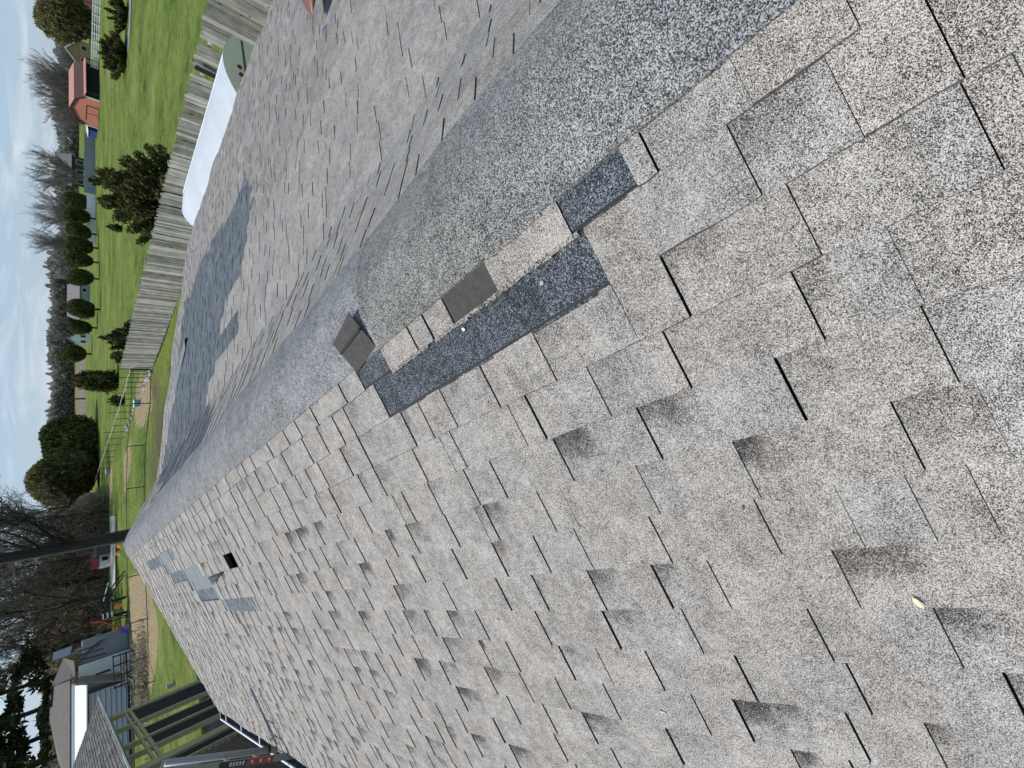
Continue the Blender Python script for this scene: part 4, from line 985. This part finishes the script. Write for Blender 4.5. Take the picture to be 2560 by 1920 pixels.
# ================================================================== BUILDINGS ACROSS THE PASTURE
def far_house(name, sy0, sy1, sx_base, sx_eave, sx_top, r, wall, roofm, label, gable=False, depth=7., wins=2, cat='house', trim=None):
    """a house r metres away whose front spans photo rows sy0..sy1"""
    a, b = polar(sx_base, sy0, r), polar(sx_base, sy1, r); ze = on_r(sx_eave, (sy0+sy1)/2, r)[2]; zt_ = on_r(sx_top, (sy0+sy1)/2, r)[2]
    u = Vector(b-a); w = u.length; u.normalize(); nrm = Vector((u.y, -u.x, 0)); mid = (Vector(a)+Vector(b))/2
    if nrm.dot(mid) < 0: nrm = -nrm
    o = empty(name, mid, math.atan2(u.y, u.x), label, cat)
    sgn = 1 if Matrix.Rotation(math.atan2(u.y, u.x), 3, 'Z') @ Vector((0, 1, 0)) @ nrm > 0 else -1 if False else 1
    yv = (Matrix.Rotation(math.atan2(u.y, u.x), 3, 'Z') @ Vector((0, 1, 0))).dot(nrm); sg = 1 if yv > 0 else -1
    d = depth*sg; ov = .35
    MB().bb((-w/2, min(0, d), 0), (w/2, max(0, d), ze)).build('wall', wall, o)
    rb = MB()
    if gable:
        rb.slab([(-w/2-ov, -ov*sg, ze-.15), (0, -ov*sg, zt_), (0, d, zt_), (-w/2-ov, d, ze-.15)], .15); rb.slab([(0, -ov*sg, zt_), (w/2+ov, -ov*sg, ze-.15), (w/2+ov, d, ze-.15), (0, d, zt_)], .15)
        MB().slab([(-w/2, -.01*sg, ze), (w/2, -.01*sg, ze), (0, -.01*sg, zt_-.1)], .05).build('gable', wall, o)
        if trim:
            MB().slab([(-w/2-ov, -ov*sg-.03*sg, ze-.2), (0, -ov*sg-.03*sg, zt_+.05), (0, -ov*sg-.03*sg, zt_-.3), (-w/2-ov, -ov*sg-.03*sg, ze-.5)], .06).slab([(0, -ov*sg-.03*sg, zt_+.05), (w/2+ov, -ov*sg-.03*sg, ze-.2), (w/2+ov, -ov*sg-.03*sg, ze-.5), (0, -ov*sg-.03*sg, zt_-.3)], .06).build('trim', trim, o)
    else:
        rb.slab([(-w/2-ov, -ov*sg, ze-.05), (w/2+ov, -ov*sg, ze-.05), (w/2-.1*w*.5, d/2, zt_), (-w/2+.1*w*.5, d/2, zt_)], .15); rb.slab([(-w/2-ov, d+ov*sg, ze-.05), (w/2+ov, d+ov*sg, ze-.05), (w/2-.1*w*.5, d/2, zt_), (-w/2+.1*w*.5, d/2, zt_)], .15)
        rb.slab([(-w/2-ov, -ov*sg, ze-.05), (-w/2-ov, d+ov*sg, ze-.05), (-w/2+.05*w, d/2, zt_)], .1); rb.slab([(w/2+ov, -ov*sg, ze-.05), (w/2+ov, d+ov*sg, ze-.05), (w/2-.05*w, d/2, zt_)], .1)
    rb.build('roof', roofm, o)
    for i in range(wins):
        x = -w/2+w*(i+.5)/wins; h_ = min(1.2, ze*.45); ww = min(.9, w/wins*.4)
        f = MB().bb((x-ww/2-.08, -.05*sg, ze*.55-h_/2-.08), (x+ww/2+.08, -.01*sg, ze*.55+h_/2+.08)).build('window', trim or 'white_paint', o)
        MB().bb((x-ww/2, -.07*sg, ze*.55-h_/2), (x+ww/2, -.055*sg, ze*.55+h_/2)).build('pane', 'glass_dark', f)
    return o
far_house('house', -40, 34, 228, 200, 172, 150, 'wall_red', 'roof_mauve', 'red walled house with brown roof cut by the top edge', depth=8, wins=3)
far_house('house', 108, 172, 218, 196, 160, 165, 'wall_yellow', 'roof_slate', 'yellow gabled house with white trim near the cedar', True, 9, 2, trim='white_paint')
far_house('house', 398, 470, 214, 180, 140, 158, 'wall_dark', 'roof_slate', 'dark house with steep roof behind the grey panel wall', False, 9, 3)
far_house('house', 712, 800, 224, 200, 170, 150, 'wall_grey', 'roof_mauve', 'grey house with mauve roof between the oval trees', False, 9, 3)
far_house('house', 835, 862, 227, 195, 170, 150, 'white_wall', 'roof_mauve', 'small white gabled house behind the lowest oval trees', True, 9, 2)
far_house('shed', 1052, 1200, 233, 208, 186, 135, 'wall_dark', 'roof_brown', 'long black shed with brown roof under the rounded evergreens', False, 7, 3, 'shed')
# orange gambrel barn: gable end faces the sun (-x), open bay along its near side
Pc = polar(241, 249, 119.); azl = ray(237, 317); xB = Pc[0]; gw = xB*azl[1]/azl[0]-Pc[1]; azr = ray(243, 166); Lb = Pc[1]*azr[0]/azr[1]-xB
barn = empty('barn', Pc, 0, 'orange gambrel barn with open side in the pasture', 'barn')
Zt = on_r(177, 280, 119)[2]+.15; Ze = Zt*.53
prof = [(0, 0), (gw, 0), (gw, Ze), (gw*.88, Zt*.80), (gw*.52, Zt), (gw*.16, Zt*.84), (0, Ze)]
MB().slab([(0, y, z) for y, z in prof], .12).build('front_wall', 'barn_orange', barn)
rb = MB()
for (ya, za), (yb2, zb2) in ((prof[2], prof[3]), (prof[3], prof[4]), (prof[5], prof[6])):
    rb.slab([(-.3, ya, za+.06), (-.3, yb2, zb2+.06), (Lb, yb2, zb2+.06), (Lb, ya, za+.06)], .1)
rb.build('roof', 'barn_roof', barn)
MB().slab([(-.32, prof[4][0], Zt+.07), (-.32, prof[5][0], prof[5][1]+.07), (Lb+.1, prof[5][0], prof[5][1]+.07), (Lb+.1, prof[4][0], Zt+.07)], .08).build('ridge_panel', 'barn_ridge', barn)
MB().bb((.15, .10, 0), (Lb, gw-.1, Ze-.05)).build('open_bay', 'dark_inside', barn)
MB().slab([(-.1, .05, Ze+.05), (-.1, -1.0, Ze-.22), (Lb+.1, -1.0, Ze-.22), (Lb+.1, .05, Ze+.05)], .06).build('lean_to_roof', 'barn_ridge', barn)
for t in (.02, .34, .67, 1.): MB().bb((Lb*t-.06, -.95, 0), (Lb*t+.06, -.83, Ze-.25)).build('post', 'dark_inside', barn)
MB().bb((-.22, gw*.28, 1.55), (-.13, gw*.80, 1.67)).build('door_rail', 'dark_inside', barn)
MB().bb((-.20, gw*.30, .05), (-.13, gw*.53, 1.54)).build('door', 'barn_orange', barn); MB().bb((-.20, gw*.55, .05), (-.13, gw*.78, 1.54)).build('door', 'barn_orange', barn)
MB().bb((-.19, gw*.53, .05), (-.135, gw*.55, 1.54)).build('door_gap', 'dark_inside', barn); MB().bb((-.19, gw*.285, .05), (-.135, gw*.30, 1.54)).build('door_gap', 'dark_inside', barn)
for y in (0, gw): MB().bb((-.22, y-.06, 0), (.02, y+.06, Ze)).build('corner_trim', 'white_paint', barn)
MB().slab([(-.34, y, z) for y, z in (prof[6], prof[5], prof[4], prof[3], prof[2])]+[(-.34, y+dy, z-.28) for (y, z), dy in ((prof[2], -.1), (prof[3], -.08), (prof[4], 0), (prof[5], .08), (prof[6], .1))], .06).build('barge_board', 'dark_inside', barn)
# small blue shed next to the barn
p = polar(234, 328, 126); sh = empty('blue_shed', p, 0, 'small dark blue shed at the barn gable', 'shed')
MB().bb((-.8, -.8, 0), (.8, .8, 1.3)).build('wall', 'blue_paint', sh); MB().slab([(-.95, -.95, 1.3), (.95, -.95, 1.45), (.95, .95, 1.45), (-.95, .95, 1.3)], .08).build('roof', 'white_paint', sh)
# grey and white panel walls
def panel_wall(sy0, sy1, sxa, sxb, sxt, r0, r1, mat, label, npan):
    a, b = polar(sxa, sy0, r0), polar(sxb, sy1, r1); h = on_r(sxt, (sy0+sy1)/2, (r0+r1)/2)[2]; u = Vector(b-a); L = u.length; o = empty('panel_wall', a, math.atan2(u.y, u.x), label, 'wall'); w = L/npan
    sh_ = None
    for i in range(npan):
        if sh_ is None: sh_ = MB().bb((0.015, -.05, 0), (w-.015, .05, h)).build('panel', mat, o); q = sh_
        else: q = link(sh_.copy(), o)
        q.location = (w*i, rnd.uniform(-.02, .02), rnd.uniform(-.03, .03))
panel_wall(340, 486, 236, 237, 210, 133, 128, 'wall_grey', 'long grey blue panel wall behind the large juniper', 12)
panel_wall(487, 612, 237, 238, 217, 128, 124, 'white_wall', 'bright white panel wall behind the oval trees', 10)
# white rail fence
a, b = polar(244, -30, 122), polar(243, 172, 124); u = Vector(b-a); L = u.length
wf = empty('rail_fence', a, math.atan2(u.y, u.x), 'white ranch rail fence along the top left pasture', 'fence')
n = int(L/1.25)
for i in range(n+1): MB().bb((i*L/n-.06, -.06, 0), (i*L/n+.06, .06, 1.15)).build('post', 'white_paint', wf)
for z in (.18, .46, .74, 1.02): MB().bb((0, -.10, z-.075), (L, -.065, z+.075)).build('rail', 'white_paint', wf)
# grey path in the pasture
pts = gpoly([(325, -10), (324, 60), (318, 100), (316, 130), (322, 130), (327, 60), (330, -10)])
tag(MB().slab([(x, y, .05) for x, y in pts], .04).build('path', 'asphalt_path'), kind='structure')
pts = gpoly([(277, 1290), (277, 1470), (290, 1470), (290, 1290)]); tag(MB().slab([(x, y, .10) for x, y in pts], .08).build('driveway', 'gravel_pale'), kind='structure')
# utility pole
p = polar(204, 997, 175); up_ = empty('utility_pole', p, 0, 'thin dark utility pole at the edge of the ploughed field', 'pole')
MB().tube([(0, 0, 0), (0, 0, on_r(138, 997, 175)[2])], [.22, .16], 7).build('shaft', 'bark_dark', up_); MB().bb((-1., -.08, 5.4), (1., .08, 5.6)).build('crossarm', 'bark_dark', up_)
pts = [polar(214, s, 178) for s in range(905, 1070, 12)]
wfence = empty('field_fence', pts[0], 0, 'pale low fence line along the ploughed field', 'fence')
for q in pts: MB().box((q[0]-pts[0][0], q[1]-pts[0][1], .5), (.14, .14, 1.0)).build('post', 'white_paint', wfence)
MB().tube([Vector(q)-Vector(pts[0])+Vector((0, 0, .8)) for q in pts], .09, 4).build('rail', 'white_paint', wfence)

# ================================================================== BLACK MESH FENCE AND WIRE FENCE BEYOND THE GABLE
line = [(381, 925), (378, 1008), (366, 1112), (363, 1216), (364, 1330), (366, 1432), (371, 1545), (374, 1640), (392, 1700)]
pts = [on_z(*q) for q in line]
cf = empty('chain_link_fence', pts[3], 0, 'black chain link yard fence beyond the far gable', 'fence')
o3 = Vector(pts[3])
for q in pts: MB().tube([Vector(q)-o3+Vector((0, 0, -.05)), Vector(q)-o3+Vector((0, 0, 1.18))], .035, 6).build('post', 'iron_black', cf)
tl = []
for a, b in zip(pts[:-1], pts[1:]): tl.append(Vector(a)-o3+Vector((0, 0, 1.15)))
tl.append(Vector(pts[-1])-o3+Vector((0, 0, 1.15))); MB().tube(tl, .022, 5).build('top_rail', 'iron_black', cf)
bl = [v-Vector((0, 0, 1.08)) for v in tl]; MB().tube(bl, .03, 5).build('bottom_wire', 'iron_black', cf)
mb = MB()
for a, b in zip(tl[:-1], tl[1:]):
    Lg = (b-a).length; nw = int(Lg/.42)
    for i in range(nw+3):
        t0 = (i-2)*.42/Lg; 
        for sg in (1, -1):
            ta, tb = (t0, t0+1.08/Lg) if sg > 0 else (t0+1.08/Lg, t0)
            if min(ta, tb) < 0 or max(ta, tb) > 1: continue
            mb.tube([a.lerp(b, ta)-Vector((0, 0, 1.08)), a.lerp(b, tb)], .0035, 3, False)
tag(mb.build('wire_mesh', 'iron_black', cf), kind='stuff')
# wire fence with the pale top pipe running away
A2, B2 = on_z(378, 922), on_z(266, 1195); nP = 22
wfz = empty('wire_fence', A2, 0, 'wire fence with a pale sagging top pipe running into the pasture', 'fence'); oA = Vector(A2)
def wpt(t, z): return Vector(A2).lerp(Vector(B2), t**1.9)-oA+Vector((0, 0, z))
for i in range(nP): 
    t = i/(nP-1); MB().tube([wpt(t, -.05), wpt(t, 1.25+.5*(i % 3 == 1))], .03, 5).build('post', 'iron_black', wfz)
MB().tube([wpt(i/20, 1.22-.10*math.sin(i/20*math.pi)+.03*math.sin(i*1.9)) for i in range(21)], .024, 5).build('top_pipe', 'rope_white', wfz)
for z in (.3, .6, .9): MB().tube([wpt(i/20, z) for i in range(21)], .006, 3).build('wire', 'iron_black', wfz)
# rocks at its foot
for i in range(46):
    t = .02+.62*i/46; q = wpt(t, 0)+oA; s = rnd.uniform(.10, .26); me_ = MB(); vs = []
    jx, jy = rnd.uniform(-.5, .3), rnd.uniform(-.6, .3); rr = random.Random(i)
    for z, rad in ((0, 1.), (.45, .95), (.8, .5)):
        for k in range(6): a = k*1.047+rr.uniform(-.2, .2); vs.append((math.cos(a)*rad*s*rr.uniform(.75, 1.2), math.sin(a)*rad*s*rr.uniform(.75, 1.2), z*s*rr.uniform(.8, 1.1)))
    me_.add(vs, [(j*6+k, j*6+(k+1) % 6, (j+1)*6+(k+1) % 6, (j+1)*6+k) for j in range(2) for k in range(6)]+[tuple(range(12, 18))])
    o = me_.build('rock', 'stone_pale'); o.location = (q.x+jx, q.y+jy, -.02); tag(o, 'pale stone in the rough row along the foot of the wire fence', 'rock', 'stones along the wire fence')
for sx, sy, lb in ((345, 1008, 'teal plastic tub by the near fence post'), (268, 1178, 'teal plastic tub at the far end of the wire fence')):
    p = on_z(sx+8, sy); o = empty('tub', p, 0, lb, 'tub'); MB().tube([(0, 0, 0), (0, 0, .45)], [.26, .34], 10).build('body', 'teal_plastic', o); MB().tube([(0, 0, .45), (0, 0, .50)], [.36, .36], 10).build('rim', 'white_paint', o)

# ================================================================== NEIGHBOUR HOUSE (lower left)
NY = 62.
nh = empty('neighbour_house', (-9, NY, 0), 0, 'blue grey sided house with bright white porch roof at lower left', 'house')
no = Vector((-9, NY, 0))
def W(sx, sy, y=NY): return Vector(on_y(sx, sy, y))
def npart(name, mat, mb, parent=nh): o = mb.build(name, mat, parent, origin=tuple(no)); o.location = (0, 0, 0); return o
# front wall with horizontal siding boards
xr, xl_ = W(320, 1700).x, W(300, 1960).x; ztop = W(222, 1760).z
npart('wall', 'siding_blue', MB().bb((xl_, NY+.12, 0), (xr, NY+7, ztop)))
zb = .1; bsh = None
while zb < ztop-.05:
    b_ = MB().slab([(xl_, NY+.10, zb+.36), (xr, NY+.10, zb+.36), (xr, NY-.02, zb), (xl_, NY-.02, zb)], .05); npart('siding_board', 'siding_blue', b_); zb += .36
# white porch roof band
npart('porch_roof', 'bright_roof', MB().slab([W(219, 1712, NY-.3), W(219, 1960, NY-.3), W(187, 1960, NY+1.6), W(187, 1712, NY+1.6)], .08))
for i in range(15):
    t = i/14; a, b = W(219, 1712, NY-.3).lerp(W(219, 1960, NY-.3), t), W(187, 1712, NY+1.6).lerp(W(187, 1960, NY+1.6), t)
    npart('roof_rib', 'white_paint', MB().tube([a+Vector((0, 0, .02)), b+Vector((0, 0, .02))], .03, 4))
npart('fascia', 'white_paint', MB().slab([W(187, 1711, NY+1.58), W(187, 1960, NY+1.58), W(179, 1960, NY+1.58), W(179, 1710, NY+1.58)], .1))
# main roof
npart('roof', 'roof_brown', MB().slab([W(180, 1700, NY+1.7), W(180, 1970, NY+1.7), W(150, 1900, NY+7), W(129, 1792, NY+7), W(134, 1716, NY+7)], .15))
npart('roof', 'roof_brown', MB().slab([W(134, 1716, NY+7), W(163, 1645, NY+7.2), W(190, 1652, NY+2.5), W(193, 1690, NY+1.6), W(180, 1700, NY+1.7)], .15))
for sx, sy in ((137, 1722), (137, 1738), (135, 1756)): c_ = W(sx, sy, NY+6.6); npart('roof_vent', 'rubber_black', MB().box(c_+Vector((0, -.1, .1)), (.6, .5, .3)))
# side wall set back: pale siding
npart('side_wall', 'siding_pale', MB().bb((W(290, 1690, NY+2).x, NY+2, 0), (W(280, 1638, NY+2).x, NY+2.3, W(196, 1660, NY+2).z)))
npart('corner_wall', 'siding_brown', MB().slab([W(320, 1695, NY-.05), W(303, 1680, NY+1.9), W(200, 1692, NY+1.9), W(190, 1708, NY-.05)], .2))
npart('window', 'glass_dark', MB().slab([W(240, 1689, NY+.85), W(280, 1676, NY+.85), W(274, 1672, NY+.85), W(238, 1685, NY+.85)], .06))
npart('wing', 'wall_grey', MB().bb((W(270, 1640, NY+3).x, NY+3, 0), (W(260, 1588, NY+3).x, NY+6, W(206, 1610, NY+3).z)))
npart('wing_roof', 'roof_brown', MB().slab([W(203, 1644, NY+2.8), W(262, 1590, NY+2.8), W(245, 1582, NY+6), W(188, 1632, NY+6)], .12))
npart('wing_trim', 'wall_grey', MB().slab([W(186, 1626, NY+2.6), W(263, 1588, NY+2.6), W(267, 1592, NY+2.6), W(190, 1634, NY+2.6)], .1))
npart('chimney', 'panel_lilac', MB().slab([W(131, 1652, NY+5), W(176, 1637, NY+5), W(180, 1615, NY+5), W(133, 1632, NY+5)], .5))
npart('skirt', 'dark_inside', MB().bb((xl_, NY-.05, 0), (xr+.3, NY+.05, .35)))
for i, sy in enumerate((1622, 1632, 1643)):
    npart('pole', 'iron_black', MB().tube([W(190+4*i, sy+8, NY+1.5), W(250+8*i, sy-10, NY+1.5)], .06, 5))
for sy in (1700, 1712): pass
npart('downspout', 'white_paint', MB().tube([W(299, 1672, NY-.4), W(315, 1689, NY-.4), W(332, 1703, NY-.4)], .06, 5))
# deck clutter beside it
p = on_z(335, 1640); dk_ = empty('deck', p, .2, 'dark wooden deck clutter beside the pale wall of the neighbour house', 'deck')
MB().bb((-2.2, -.2, .5), (.6, 2.2, .62)).build('platform', 'bark_dark', dk_)
for x in (-2.1, -1.2, -.3, .5): MB().bb((x-.06, -.2, 0), (x+.06, -.08, 1.5)).build('post', 'bark_dark', dk_)
for z in (.95, 1.45): MB().bb((-2.2, -.22, z-.04), (.6, -.10, z+.04)).build('rail', 'bark_dark', dk_)
# brush pile by the yard fence
rng = np.random.default_rng(77); p = on_z(368, 1690); Pn = rng.normal(size=(3500, 3))*np.array([1.5, 1.1, .35]); Pn[:, 2] = np.abs(Pn[:, 2]); V, Q, T = leaves(Pn, .07, rng, .2, 6.)
tag(mesh_obj('brush_pile', arr_mesh('brush_pile', V, Q, 'brush_brown', T), None, p), 'brown pile of cut brush on the tan soil by the yard fence', 'brush pile')

# ================================================================== PLAYSET, SLIDE AND YARD THINGS
p = on_z(318, 1490); ps = empty('playset', p, .1, 'dark timber playset with white steps in the yard', 'playset')
mats = 'iron_black'
for x, y in ((-1.5, 0), (0, 0), (-1.5, 1.4), (0, 1.4)): MB().tube([(x, y, 0), (x*.85-.1, y, 2.3)], .07, 5).build('post', mats, ps)
MB().bb((-1.5, 0, 1.1), (.05, 1.4, 1.2)).build('platform', 'bark_dark', ps)
MB().tube([(-1.5, 0, 2.2), (0, 0, 2.2)], .06, 5).build('rail', mats, ps); MB().tube([(0, 0, 2.2), (2.6, .2, .1)], .07, 5).build('rail', mats, ps); MB().tube([(0, .7, 1.6), (2.3, .8, .1)], .06, 5).build('rail', mats, ps)
MB().tube([(-1.5, -.1, .3), (1.5, -.1, 1.5)], .05, 5).build('rail', mats, ps); MB().tube([(-1.9, .1, 0), (-1.4, .1, 1.6)], .05, 5).build('rail', mats, ps)
for i in range(4): MB().box((.45+.42*i, .9, 1.35-.10*i+.35), (.36, .8, .07), ry=.25).build('step', 'white_paint', ps)
for i in range(3): MB().box((-1.35, -.06, 1.2+.33*i), (.5, .06, .10)).build('slat', 'white_paint', ps)
MB().tube([(-.75, -.08, .75), (-.75, -.14, .75)], .28, 10).build('wheel_disc', 'toy_orange', ps)
p = on_z(322, 1556); sl = empty('slide', p, 0, 'curved red slide with blue toys at its foot', 'slide')
mb = MB()
for i in range(9):
    t = i/8; a = (-.9+1.5*t, .5, 2.5-2.2*t**.6); b = (-.9+1.5*(t+.125), .5, 2.5-2.2*min(1, t+.125)**.6)
    mb.slab([a, (a[0], a[1]+.55, a[2]), (b[0], b[1]+.55, b[2]), b], .06)
mb = MB(); pl = [(1.0-1.6*(i/10), .3, 2.75-2.3*(1-(1-i/10))**1.0 if False else 2.75-2.2*(i/10)**.55) for i in range(11)]
for i in range(10): a, b = pl[i], pl[i+1]; mb.slab([a, b, (b[0], b[1]+.6, b[2]), (a[0], a[1]+.6, a[2])], .06); mb.tube([a, b], .07, 5)
mb.build('chute', 'slide_red', sl)
MB().tube([(-.6, .3, 0), (-.5, .3, .55)], [.35, .25], 8).build('foot_tub', 'toy_blue', sl); MB().tube([(-.3, -.6, 0), (-.3, -.6, .35)], [.3, .2], 8).build('toy', 'toy_purple', sl); MB().tube([(.6, .6, 0), (.6, .6, 2.2)], .05, 6).build('leg', 'iron_black', sl)
p = on_z(276, 1397); ph = empty('playhouse', p, .2, 'little white playhouse with red roof beyond the driveway', 'playhouse')
MB().bb((-.9, -.6, 0), (.9, .6, 1.3)).build('wall', 'white_wall', ph); MB().slab([(-1.05, -.8, 1.25), (1.05, -.8, 1.25), (1.05, 0, 1.95), (-1.05, 0, 1.95)], .06).slab([(-1.05, .8, 1.25), (1.05, .8, 1.25), (1.05, 0, 1.95), (-1.05, 0, 1.95)], .06).build('roof', 'lamp_red', ph); MB().bb((-.2, -.63, .3), (.3, -.6, .9)).build('window', 'glass_dark', ph)
p = on_z(277, 1362); sh2 = empty('yard_shed', p, 0, 'small black shed between the big trunk and the playhouse', 'shed'); MB().bb((-1.1, -.8, 0), (1.1, .8, 1.5)).build('wall', 'wall_dark', sh2); MB().slab([(-1.25, -.95, 1.5), (1.25, -.95, 1.5), (1.25, .95, 1.7), (-1.25, .95, 1.7)], .06).build('roof', 'roof_slate', sh2)
for sx, sy, lb in ((301, 1362, 'orange toy on the grass nearer the big trunk'), (300, 1382, 'orange toy on the grass farther from the big trunk')):
    p = on_z(sx, sy); o = empty('toy', p, 0, lb, 'toy'); MB().tube([(0, 0, 0), (0, 0, .35)], [.35, .15], 8).build('body', 'toy_orange', o); MB().tube([(.4, 0, .1), (.4, .1, .1)], .12, 8).build('wheel', 'iron_black', o)
